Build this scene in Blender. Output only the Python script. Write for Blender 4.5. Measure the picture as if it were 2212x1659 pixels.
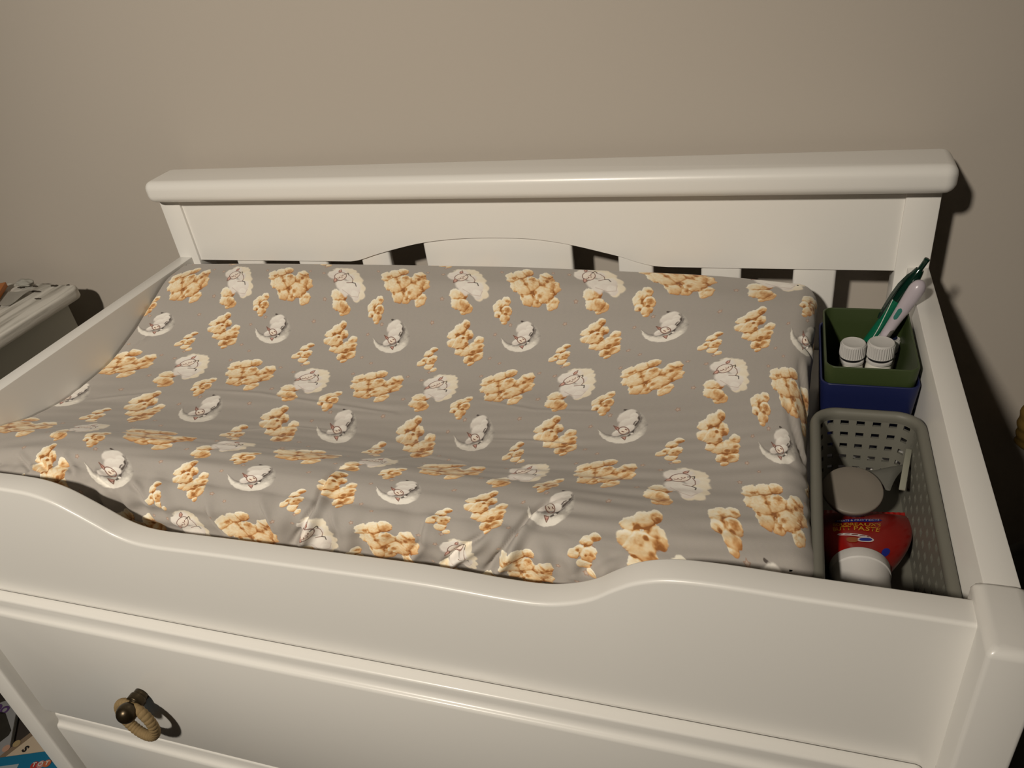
import bpy, bmesh, math, random
import numpy as np
from mathutils import Vector, Matrix

for o in list(bpy.data.objects):
    bpy.data.objects.remove(o, do_unlink=True)
SC = bpy.context.scene
COL = SC.collection
random.seed(7)

# ------------------------------------------------------------------ camera
cam_data = bpy.data.cameras.new('camera')
cam = bpy.data.objects.new('camera', cam_data)
COL.objects.link(cam)
cam.location = (0.33734, -0.86789, 0.41029)
cam.rotation_mode = 'XYZ'
cam.rotation_euler = (0.9952, 0.1215, 0.2966)
cam_data.sensor_fit = 'HORIZONTAL'
cam_data.sensor_width = 36.0
cam_data.lens = 1696.6 / 2212 * 36.0
cam_data.clip_start = 0.02
SC.camera = cam

# ------------------------------------------------------------------ light and exposure
world = bpy.data.worlds.new('room_dusk')
SC.world = world
world.use_nodes = True
world.node_tree.nodes['Background'].inputs[0].default_value = (1.0, 0.88, 0.74, 1)
world.node_tree.nodes['Background'].inputs[1].default_value = 0.02

lamp_data = bpy.data.lights.new('lamp_bulb', 'SPOT')
lamp_data.energy = 158.0
lamp_data.spot_size = math.radians(64)
lamp_data.spot_blend = 1.0
lamp_data.color = (1.0, 0.905, 0.765)
lamp_data.shadow_soft_size = 0.075
lamp = bpy.data.objects.new('lamp_bulb', lamp_data)
lamp.location = (-0.32, -1.92, 1.38)
COL.objects.link(lamp)
lamp.rotation_euler = (Vector((-0.18, -0.15, -0.02)) - Vector(lamp.location)).to_track_quat('-Z', 'Y').to_euler()

SC.view_settings.view_transform = 'Standard'
SC.view_settings.look = 'None'
SC.view_settings.gamma = 1.0
SC.view_settings.use_curve_mapping = False
SC.view_settings.exposure = 0.0

# ------------------------------------------------------------------ helpers
def mat(name, col, rough=0.5, spec=0.5, metal=0.0, bump=0.0, bscale=200.0, var=0.0, vscale=8.0, coat=0.0, trans=0.0, bdist=0.001):
    m = bpy.data.materials.new(name)
    m.use_nodes = True
    nt = m.node_tree
    b = nt.nodes['Principled BSDF']
    b.inputs['Base Color'].default_value = (*col, 1)
    b.inputs['Roughness'].default_value = rough
    b.inputs['Specular IOR Level'].default_value = spec
    b.inputs['Metallic'].default_value = metal
    b.inputs['Coat Weight'].default_value = coat
    b.inputs['Coat Roughness'].default_value = 0.12
    b.inputs['Transmission Weight'].default_value = trans
    tc = nt.nodes.new('ShaderNodeTexCoord')
    if var > 0:
        n = nt.nodes.new('ShaderNodeTexNoise')
        n.inputs['Scale'].default_value = vscale
        n.inputs['Detail'].default_value = 4
        r = nt.nodes.new('ShaderNodeMix'); r.data_type = 'RGBA'
        r.inputs[6].default_value = (*[c * (1 - var) for c in col], 1)
        r.inputs[7].default_value = (*[min(1, c * (1 + var)) for c in col], 1)
        nt.links.new(tc.outputs['Object'], n.inputs['Vector'])
        nt.links.new(n.outputs['Fac'], r.inputs[0])
        nt.links.new(r.outputs[2], b.inputs['Base Color'])
    if bump > 0:
        n2 = nt.nodes.new('ShaderNodeTexNoise')
        n2.inputs['Scale'].default_value = bscale
        n2.inputs['Detail'].default_value = 3
        bp_ = nt.nodes.new('ShaderNodeBump')
        bp_.inputs['Strength'].default_value = bump
        bp_.inputs['Distance'].default_value = bdist
        nt.links.new(tc.outputs['Object'], n2.inputs['Vector'])
        nt.links.new(n2.outputs['Fac'], bp_.inputs['Height'])
        nt.links.new(bp_.outputs['Normal'], b.inputs['Normal'])
    return m

def link_mesh(name, me, m=None, parent=None, smooth=True, label=None):
    o = bpy.data.objects.new(name, me)
    COL.objects.link(o)
    if m is not None:
        me.materials.append(m)
    if smooth:
        for p in me.polygons:
            p.use_smooth = True
    if parent is not None:
        o.parent = parent
        o.matrix_parent_inverse = parent.matrix_world.inverted()
    if label:
        o['label'] = label
    return o

def bm_obj(name, bm, m=None, parent=None, smooth=True, label=None, auto=None):
    me = bpy.data.meshes.new(name)
    bmesh.ops.recalc_face_normals(bm, faces=bm.faces)
    bm.to_mesh(me); bm.free()
    o = link_mesh(name, me, m, parent, smooth, label)
    if auto is not None:
        sharp(o, auto)
    return o

def sharp(o, ang=35):
    me = o.data
    bm = bmesh.new(); bm.from_mesh(me)
    for e in bm.edges:
        if len(e.link_faces) == 2 and e.calc_face_angle(0) > math.radians(ang):
            e.smooth = False
    bm.to_mesh(me); bm.free()

def bevel(bm, w, seg=3, edges=None):
    es = edges if edges is not None else [e for e in bm.edges if len(e.link_faces) == 2 and e.calc_face_angle(0) > 0.5]
    bmesh.ops.bevel(bm, geom=es, offset=w, segments=seg, profile=0.5, affect='EDGES', clamp_overlap=True)

def box_bm(x0, x1, y0, y1, z0, z1, bev=0.0, seg=3):
    bm = bmesh.new()
    bmesh.ops.create_cube(bm, size=1)
    for v in bm.verts:
        v.co = Vector(((x0 + x1) / 2 + v.co.x * (x1 - x0), (y0 + y1) / 2 + v.co.y * (y1 - y0), (z0 + z1) / 2 + v.co.z * (z1 - z0)))
    if bev > 0:
        bevel(bm, bev, seg)
    return bm

def box(name, x0, x1, y0, y1, z0, z1, m, parent=None, bev=0.0, seg=3, label=None):
    return bm_obj(name, box_bm(x0, x1, y0, y1, z0, z1, bev, seg), m, parent, True, label, 40)

def lathe_bm(prof, n=48, cap0=True, cap1=True, rfun=None):
    """prof: list of (r, z) from bottom to top, around local z."""
    bm = bmesh.new()
    rings = []
    for (r, z) in prof:
        ring = []
        for i in range(n):
            a = 2 * math.pi * i / n
            rr = r if rfun is None else rfun(r, z, a)
            ring.append(bm.verts.new((rr * math.cos(a), rr * math.sin(a), z)))
        rings.append(ring)
    for k in range(len(rings) - 1):
        for i in range(n):
            j = (i + 1) % n
            bm.faces.new((rings[k][i], rings[k][j], rings[k + 1][j], rings[k + 1][i]))
    if cap0:
        bm.faces.new(rings[0][::-1])
    if cap1:
        bm.faces.new(rings[-1])
    return bm

def xf(bm, M):
    bmesh.ops.transform(bm, matrix=M, verts=bm.verts)
    return bm

def frame_to(a, b):
    """matrix placing local +z along a->b with origin at a."""
    a, b = Vector(a), Vector(b)
    q = (b - a).to_track_quat('Z', 'Y')
    return Matrix.Translation(a) @ q.to_matrix().to_4x4()

def tube_bm(pts, rad, n=12, closed=False):
    bm = bmesh.new()
    pts = [Vector(p) for p in pts]
    N = len(pts)
    rads = rad if isinstance(rad, (list, tuple)) else [rad] * N
    rings = []
    up = Vector((0, 0, 1))
    for i, p in enumerate(pts):
        if closed:
            t = pts[(i + 1) % N] - pts[(i - 1) % N]
        else:
            t = pts[min(i + 1, N - 1)] - pts[max(i - 1, 0)]
        t.normalize()
        u = up - t * up.dot(t)
        if u.length < 1e-3:
            u = Vector((1, 0, 0)) - t * t.x
        u.normalize(); up = u
        w = t.cross(u)
        rings.append([bm.verts.new(p + (u * math.cos(2 * math.pi * k / n) + w * math.sin(2 * math.pi * k / n)) * rads[i]) for k in range(n)])
    for i in range(N if closed else N - 1):
        A, B = rings[i], rings[(i + 1) % N]
        for k in range(n):
            bm.faces.new((A[k], A[(k + 1) % n], B[(k + 1) % n], B[k]))
    if not closed:
        bm.faces.new(rings[0][::-1]); bm.faces.new(rings[-1])
    return bm

def extrude_profile(prof_yz, x0, x1, closed=True):
    """sweep a closed (y,z) outline along x."""
    bm = bmesh.new()
    A = [bm.verts.new((x0, y, z)) for y, z in prof_yz]
    B = [bm.verts.new((x1, y, z)) for y, z in prof_yz]
    n = len(A)
    for i in range(n):
        j = (i + 1) % n
        bm.faces.new((A[i], A[j], B[j], B[i]))
    bm.faces.new(A[::-1]); bm.faces.new(B)
    return bm

def thing(name, label, cat, loc=(0, 0, 0), group=None):
    o = bpy.data.objects.new(name, None)
    COL.objects.link(o)
    o.location = loc
    o.empty_display_size = 0.02
    bpy.context.view_layer.update()
    o['label'] = label; o['category'] = cat
    if group:
        o['group'] = group
    return o

def tag(o, label, cat, group=None):
    o['label'] = label; o['category'] = cat
    if group:
        o['group'] = group
    return o

def struct(o):
    o['kind'] = 'structure'
    return o

def smooth_curve(pts, n=6):
    """Catmull-Rom through 2-D or 3-D points."""
    P = [np.array(p, float) for p in pts]
    out = []
    for i in range(len(P) - 1):
        p0 = P[max(i - 1, 0)]; p1 = P[i]; p2 = P[i + 1]; p3 = P[min(i + 2, len(P) - 1)]
        for k in range(n):
            t = k / n
            out.append(0.5 * ((2 * p1) + (-p0 + p2) * t + (2 * p0 - 5 * p1 + 4 * p2 - p3) * t * t + (-p0 + 3 * p1 - 3 * p2 + p3) * t ** 3))
    out.append(P[-1])
    return out

# ------------------------------------------------------------------ materials
M_WHITE = mat('white_gloss_paint', (0.80, 0.785, 0.755), 0.34, 0.5, bump=0.05, bscale=350, bdist=0.0006, coat=0.15)
M_WALL = mat('grey_wall_paint', (0.475, 0.430, 0.380), 0.75, 0.25, bump=0.10, bscale=260, bdist=0.0008, var=0.015, vscale=3)
M_FLOOR = mat('dark_floor', (0.17, 0.13, 0.09), 0.6, bump=0.05, var=0.2, vscale=6)
M_CEIL = mat('ceiling_paint', (0.62, 0.60, 0.56), 0.8)
M_SLATE = mat('dim_room_paint', (0.45, 0.43, 0.40), 0.8)

# ------------------------------------------------------------------ the room
WY = 0.068          # wall plane
FZ = -0.98          # floor
struct(box('wall_back', -2.2, 1.9, WY, WY + .1, FZ - .1, 1.6, M_WALL))
struct(box('wall_left', -2.3, -2.2, -2.8, WY + .1, FZ - .1, 1.6, M_SLATE))
struct(box('wall_right', 1.9, 2.0, -2.8, WY + .1, FZ - .1, 1.6, M_SLATE))
struct(box('wall_front', -2.3, 2.0, -2.9, -2.8, FZ - .1, 1.6, M_SLATE))
struct(box('ceiling', -2.3, 2.0, -2.9, WY + .1, 1.6, 1.7, M_CEIL))
struct(box('floor', -2.3, 2.0, -2.9, WY + .1, FZ - .1, FZ, M_FLOOR))
struct(box('baseboard_back', -2.2, 1.9, WY - .012, WY, FZ, FZ + .09, M_WHITE, None, .003))

# ------------------------------------------------------------------ changing table
ct = thing('changing_table', 'white painted dresser with changing table top, arched backboard and rope ring drawer pulls', 'changing table', (0, -.24, FZ))

def roundrect_slab(x0, x1, y0, y1, z0, z1, rplan, redge, segp=6, sege=6):
    """slab with rounded plan corners and a bullnose edge."""
    bm = bmesh.new()
    bmesh.ops.create_cube(bm, size=1)
    for v in bm.verts:
        v.co = Vector(((x0 + x1) / 2 + v.co.x * (x1 - x0), (y0 + y1) / 2 + v.co.y * (y1 - y0), (z0 + z1) / 2 + v.co.z * (z1 - z0)))
    es = [e for e in bm.edges if abs(e.verts[0].co.z - e.verts[1].co.z) > 1e-4]
    bmesh.ops.bevel(bm, geom=es, offset=rplan, segments=segp, profile=0.5, affect='EDGES')
    es = [e for e in bm.edges if len(e.link_faces) == 2 and abs(e.verts[0].co.z - e.verts[1].co.z) < 1e-5 and e.calc_face_angle(0) > .8]
    bmesh.ops.bevel(bm, geom=es, offset=redge, segments=sege, profile=0.5, affect='EDGES')
    return bm

# backboard
bm_obj('backboard_cap', roundrect_slab(-.498, .506, -.021, .046, .0885, .1185, .012, .0110), M_WHITE, ct, True, None, 50)
for s in (-1, 1):
    a, b = sorted((s * .463, s * .4965))
    box('backboard_post', a, b, 0, .034, FZ, .089, M_WHITE, ct, .0015, 2)
arch = [(-.463, -.006), (-.215, -.005), (-.1985, -.002), (-.175, .0054), (-.1441, .0138), (-.1088, .022), (-.0749, .0270), (-.036, .0300), (.004, .0307),
        (.044, .0296), (.0794, .0253), (.1082, .0194), (.1365, .0124), (.159, .0065), (.1784, .0), (.197, -.0045), (.2144, -.006), (.463, -.006)]
curve = [arch[0]] + [tuple(p) for p in smooth_curve(arch[1:-1], 5)] + [arch[-1]]
bm = bmesh.new()
top = [bm.verts.new((x, .0040, .089)) for x, z in curve]
bot = [bm.verts.new((x, .0040, z)) for x, z in curve]
for i in range(len(curve) - 1):
    bm.faces.new((bot[i], bot[i + 1], top[i + 1], top[i]))
g = bmesh.ops.extrude_face_region(bm, geom=bm.faces[:])
for v in [e for e in g['geom'] if isinstance(e, bmesh.types.BMVert)]:
    v.co.y = .020
bm_obj('backboard_panel', bm, M_WHITE, ct, True, None, 30)
for a, b in [(-.4044, -.358), (-.3005, -.254), (-.2000, -.1555), (-.1031, .0977), (.1544, .1975), (.254, .3005), (.358, .4044)]:
    box('backboard_slat', a, b, .0065, .017, -.135, .045, M_WHITE, ct, .0035, 3)
box('backboard_rail', -.463, .463, .003, .019, -.17, -.125, M_WHITE, ct, .002, 2)

# tray sides and floor
for s in (-1, 1):
    a, b = sorted((s * .475, s * .4965))
    box('side_panel', a, b, -.47, .001, FZ + .04, 0.0, M_WHITE, ct, .0012, 2)
box('tray_floor', -.475, .475, -.476, .003, -.124, -.112, M_WHITE, ct)

# front posts with softly domed chamfered tops
for s in (-1, 1):
    a, b = (.467, .4985) if s > 0 else (-.4945, -.4630)
    bm = bmesh.new()
    zt, ch = .0065, .006
    loops = []
    def ring(dx, z):
        return [bm.verts.new(p) for p in ((a + dx, -.521 + dx, z), (b - dx, -.521 + dx, z), (b - dx, -.4645 - dx * .6, z), (a + dx, -.4645 - dx * .6, z))]
    rs = [ring(0, FZ), ring(0, zt - ch), ring(.0012, zt - ch * .45), ring(.0042, zt - ch * .1), ring(.008, zt)]
    for r0, r1 in zip(rs, rs[1:]):
        for i in range(4):
            bm.faces.new((r0[i], r0[(i + 1) % 4], r1[(i + 1) % 4], r1[i]))
    bm.faces.new(rs[0][::-1]); bm.faces.new(rs[-1])
    es = [e for e in bm.edges if abs(e.verts[0].co.z - e.verts[1].co.z) > .001]
    bmesh.ops.bevel(bm, geom=es, offset=.0028, segments=3, profile=.5, affect='EDGES')
    bm_obj('front_post', bm, M_WHITE, ct, True, None, 40)

# front panel with scooped top rail
scoop = [(-.467, .0005), (-.44, .0005), (-.344, .0005), (-.3147, .0005), (-.2875, -.0012), (-.2638, -.0078), (-.2429, -.0190), (-.2265, -.0290), (-.2098, -.0390), (-.1911, -.0450),
         (-.1709, -.0465), (-.1502, -.0460), (-.1001, -.0444), (-.0067, -.0425), (.0789, -.0410), (.1186, -.0418), (.1568, -.0435), (.1868, -.0428),
         (.2089, -.0375), (.2271, -.0290), (.2415, -.0180), (.2553, -.0085), (.2686, -.0025), (.2815, .0008), (.2973, .0023), (.3158, .0026), (.334, .0022), (.3577, .0012), (.3864, .0005), (.467, -.001)]
sc = [tuple(p) for p in smooth_curve(scoop, 5)]
Y0, Y1, ZB = -.4958, -.4743, -.1490
RE = .003
sec = [(Y0, ZB), (Y0, None, -RE, 0)]
bm = bmesh.new()
cols = []
for x, z in sc:
    pts = [(Y0, ZB)]
    for k in range(5):
        a = math.pi / 2 * k / 4
        pts.append((Y0 + RE * (1 - math.cos(a)), z - RE + RE * math.sin(a)))
    for k in range(4):
        a = math.pi / 2 * k / 3
        pts.append((Y1 - .002 + .002 * math.sin(a), z - .002 + .002 * math.cos(a)))
    pts.append((Y1, ZB))
    cols.append([bm.verts.new((x, y, zz)) for y, zz in pts])
for A, B in zip(cols, cols[1:]):
    n = len(A)
    for i in range(n):
        j = (i + 1) % n
        bm.faces.new((A[i], B[i], B[j], A[j]))
bm.faces.new(cols[0]); bm.faces.new(cols[-1][::-1])
bm_obj('front_panel', bm, M_WHITE, ct, True, None, 50)

# carcass behind the drawers
box('carcass_front', -.467, .467, -.4945, -.480, FZ + .06, -.1495, M_WHITE, ct)
box('base_rail', -.467, .467, -.512, -.494, FZ, FZ + .075, M_WHITE, ct, .002, 2)

# drawers: moulded fronts, each with a ring pull on a metal stud
def drawer_front(zt, zb):
    yb, yf = -.4967, -.5145
    up = [(yb, zt), (-.5055, zt), (-.5068, zt - .0004), (-.5078, zt - .0013), (-.5082, zt - .0028), (-.5082, zt - .0085)]
    for k in range(1, 7):
        a = math.pi / 2 * k / 6
        up.append((-.5082 - .0045 * (1 - math.cos(a)), zt - .0085 - .0075 * math.sin(a)))
    up += [(-.5132, zt - .0166), (-.5140, zt - .0176), (yf, zt - .0195)]
    dn = [(yf, zb + .0060), (-.5138, zb + .0035), (-.5122, zb + .0014), (-.5100, zb + .0004), (-.5085, zb), (yb, zb)]
    prof = up + dn
    bm = bmesh.new()
    # sweep with small rounded ends: end rings pulled in
    xs = [(-.4512, 1.0), (-.4507, .6), (-.4492, .25), (-.4467, 0.0), (.4540, 0.0), (.4565, .25), (.4580, .6), (.4585, 1.0)]
    cy, cz = yb, (zt + zb) / 2
    rings = []
    for x, f in xs:
        rings.append([bm.verts.new((x, y + (.006 * f if y < -.503 else 0), z - math.copysign(.004 * f, z - cz))) for y, z in prof])
    n = len(prof)
    for A, B in zip(rings, rings[1:]):
        for i in range(n):
            j = (i + 1) % n
            bm.faces.new((A[i], A[j], B[j], B[i]))
    bm.faces.new(rings[0][::-1]); bm.faces.new(rings[-1])
    return bm

M_BRONZE = mat('dark_bronze', (0.055, 0.04, 0.022), 0.32, 0.5, metal=0.75, bump=.05, bscale=900)
M_ROPE = mat('rattan_wrap', (0.25, 0.175, 0.085), 0.75, 0.2, bump=.4, bscale=900, var=.2, vscale=200)
M_ROPE_D = mat('rattan_gap', (0.09, 0.06, 0.03), 0.9, 0.1)

def pull_meshes():
    prof = [(.0080, 0), (.0080, .0045), (.0078, .0052), (.0092, .0056), (.0094, .0064), (.0094, .0124), (.0090, .0132), (.0066, .0136), (.0066, .0152)]
    for k in range(0, 13):
        a = -math.pi * .36 + (math.pi * .86) * k / 12
        prof.append((max(.0106 * math.cos(a), .0002), .0236 + .0106 * math.sin(a)))
    stud = lathe_bm(prof, 32)
    me1 = bpy.data.meshes.new('pull_stud'); bmesh.ops.recalc_face_normals(stud, faces=stud.faces); stud.to_mesh(me1); stud.free()
    # wound ring
    bm = bmesh.new()
    R, r, N, K = .0240, .0054, 272, 14
    rng = random.Random(3)
    grid = []
    for i in range(N):
        A = 2 * math.pi * i / N
        wrap = .86 + .16 * abs(math.sin(A * 17 + .6 * math.sin(3 * A))) ** .5
        grid.append([bm.verts.new(((R + r * wrap * math.cos(2 * math.pi * k / K)) * math.cos(A), (R + r * wrap * math.cos(2 * math.pi * k / K)) * math.sin(A), r * wrap * math.sin(2 * math.pi * k / K))) for k in range(K)])
    for i in range(N):
        for k in range(K):
            bm.faces.new((grid[i][k], grid[(i + 1) % N][k], grid[(i + 1) % N][(k + 1) % K], grid[i][(k + 1) % K]))
    bmesh.ops.recalc_face_normals(bm, faces=bm.faces)
    me2 = bpy.data.meshes.new('pull_ring'); bm.to_mesh(me2); bm.free()
    for me, m in ((me1, M_BRONZE), (me2, M_ROPE)):
        me.materials.append(m)
        for p in me.polygons:
            p.use_smooth = True
    return me1, me2
STUD_ME, RING_ME = pull_meshes()
RING_TILT = -0.05
dz = .208
for d in range(3):
    zt = -.149 - d * dz
    dr = bm_obj('drawer', drawer_front(zt - .0019, zt - .1985), M_WHITE, ct, True, None, 38)
    for sx in (-1, 1):
        kx, kz = sx * .2640, zt - .108
        st = bpy.data.objects.new('pull_stud', STUD_ME); COL.objects.link(st)
        st.matrix_world = Matrix.Translation((kx, -.5143, kz)) @ Matrix.Rotation(math.pi / 2, 4, 'X')
        st.parent = dr; st.matrix_parent_inverse = dr.matrix_world.inverted()
        st['label'] = 'dark bronze stud of the ring pull'
        rg = bpy.data.objects.new('pull_ring', RING_ME); COL.objects.link(rg)
        rg.matrix_world = Matrix.Translation((kx - .0030, -.5312, kz - .0225)) @ Matrix.Rotation(math.radians(-8), 4, 'Z') @ Matrix.Rotation(math.pi / 2 + RING_TILT, 4, 'X')
        rg.parent = dr; rg.matrix_parent_inverse = dr.matrix_world.inverted()
        rg['label'] = 'tan cord wound ring hanging from the stud'

# ------------------------------------------------------------------ changing pad surface
#PAD_BEGIN
PAD_YK = np.array([-.437, -.42, -.40, -.375, -.34, -.28, -.22, -.16, -.10, -.06, -.03])
PAD_XK = np.array([-.462, -.30, 0.0, .15, .27, .362])
PAD_ZK = np.array([
 [-.036,-.026,-.024,-.030,-.043,-.052,-.050,-.036,-.013,-.000,.001],
 [-.020,-.010,-.010,-.021,-.038,-.050,-.050,-.038,-.014,.002,.004],
 [-.022,-.013,-.013,-.024,-.040,-.051,-.050,-.038,-.013,.003, .005],
 [-.026,-.019,-.019,-.028,-.041,-.050,-.049,-.037,-.013,.001,.002],
 [-.036,-.030,-.029,-.033,-.040,-.045,-.043,-.032,-.012,-.002,-.002],
 [-.034,-.031,-.030,-.030,-.030,-.030,-.028,-.024,-.014,-.009,-.010]])

def pchip(xk, yk, x):
    """monotone cubic; yk may be 2-D with knots along axis 0."""
    h = np.diff(xk); d = np.diff(yk, axis=0) / h.reshape(-1, *([1] * (yk.ndim - 1)))
    m = np.zeros_like(yk)
    m[0] = d[0]; m[-1] = d[-1]
    for i in range(1, len(xk) - 1):
        ok = d[i - 1] * d[i] > 0
        w1 = 2 * h[i] + h[i - 1]; w2 = h[i] + 2 * h[i - 1]
        with np.errstate(divide='ignore', invalid='ignore'):
            v = (w1 + w2) / (w1 / d[i - 1] + w2 / d[i])
        m[i] = np.where(ok, v, 0)
    k = np.clip(np.searchsorted(xk, x) - 1, 0, len(xk) - 2)
    sh = (-1,) + (1,) * (yk.ndim - 1)
    t = ((x - xk[k]) / h[k]).reshape(sh); hh = h[k].reshape(sh)
    return ((1 + 2 * t) * (1 - t) ** 2) * yk[k] + t * (1 - t) ** 2 * hh * m[k] + t * t * (3 - 2 * t) * yk[k + 1] + t * t * (t - 1) * hh * m[k + 1]

def pad_grid(nx=420, ny=200):
    """vertices, fabric coordinates (s,t) in metres and quads of the pad cover."""
    xs = np.linspace(PAD_XK[0], PAD_XK[-1], nx)
    ys = np.linspace(PAD_YK[0], PAD_YK[-1], ny)
    Zx = pchip(PAD_XK, PAD_ZK, xs)                 # nx x nyk
    Z = pchip(PAD_YK, Zx.T.copy(), ys)             # ny x nx
    X, Y = np.meshgrid(xs, ys)
    pull = np.interp(Y, [-.437, -.40, -.34, -.28, -.20, -.10, -.05, -.03], [.001, .004, .008, .010, .008, .003, .0, .0])
    X = X - pull * np.clip((X - .25) / .112, 0, 1) ** 2
    dz = np.diff(Z, axis=0); dy = np.diff(Y, axis=0)
    arc = np.concatenate([np.zeros((1, nx)), np.cumsum(np.hypot(dz, dy), axis=0)], axis=0)
    mid = int(np.argmin(abs(ys + .22)))
    T = arc - arc[mid] - .22                        # t = y at y = -.22
    V = np.stack([X, Y, Z], -1).reshape(-1, 3)
    ST = np.stack([X, T], -1).reshape(-1, 2)
    idx = np.arange(nx * ny).reshape(ny, nx)
    q = np.stack([idx[:-1, :-1], idx[:-1, 1:], idx[1:, 1:], idx[1:, :-1]], -1).reshape(-1, 4)
    # boundary loop, counter-clockwise seen from above, corners fanned
    loop = []
    rad = {'f': .018, 'r': .022, 'b': .020, 'l': .012}
    NC = 8
    def add(i, n, r):
        loop.append((i, n, r))
    def corner(i, n0, n1, r0, r1):
        a0 = math.atan2(n0[1], n0[0]); a1 = math.atan2(n1[1], n1[0])
        if a1 < a0: a1 += 2 * math.pi
        for k in range(1, NC):
            a = a0 + (a1 - a0) * k / NC
            add(i, (math.cos(a), math.sin(a)), r0 + (r1 - r0) * k / NC)
    for i in idx[0, :]: add(i, (0, -1), rad['f'])
    corner(idx[0, -1], (0, -1), (1, 0), rad['f'], rad['r'])
    for i in idx[:, -1]: add(i, (1, 0), rad['r'])
    corner(idx[-1, -1], (1, 0), (0, 1), rad['r'], rad['b'])
    for i in idx[-1, ::-1]: add(i, (0, 1), rad['b'])
    corner(idx[-1, 0], (0, 1), (-1, 0), rad['b'], rad['l'])
    for i in idx[::-1, 0]: add(i, (-1, 0), rad['l'])
    corner(idx[0, 0], (-1, 0), (0, -1), rad['l'], rad['f'])
    L = len(loop)
    base = np.array([V[i] for i, _, _ in loop]); bst = np.array([ST[i] for i, _, _ in loop])
    nrm = np.array([n for _, n, _ in loop]); rr = np.array([r for _, _, r in loop])
    verts = [V]; sts = [ST]
    prev = np.array([i for i, _, _ in loop])
    quads = [q]
    off = len(V)
    NF, ND, BOT = 14, 44, -.110
    for k in range(1, NF + ND + 1):
        if k <= NF:
            a = math.pi / 2 * k / NF
            o_ = rr * math.sin(a); dzv = rr * (1 - math.cos(a)); arcl = rr * a
            z = base[:, 2] - dzv
        else:
            f = (k - NF) / ND
            o_ = rr; top = base[:, 2] - rr; z = top + (BOT - top) * f
            arcl = rr * math.pi / 2 + (top - z)
        P = np.stack([base[:, 0] + nrm[:, 0] * o_, base[:, 1] + nrm[:, 1] * o_, z], -1)
        S = bst + nrm * np.asarray(arcl)[:, None]
        verts.append(P); sts.append(S)
        cur = off + np.arange(L); off += L
        quads.append(np.stack([prev, cur, np.roll(cur, -1), np.roll(prev, -1)], -1))
        prev = cur
    Q = np.concatenate(quads)
    return np.concatenate(verts), np.concatenate(sts), Q
#PAD_END

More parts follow.
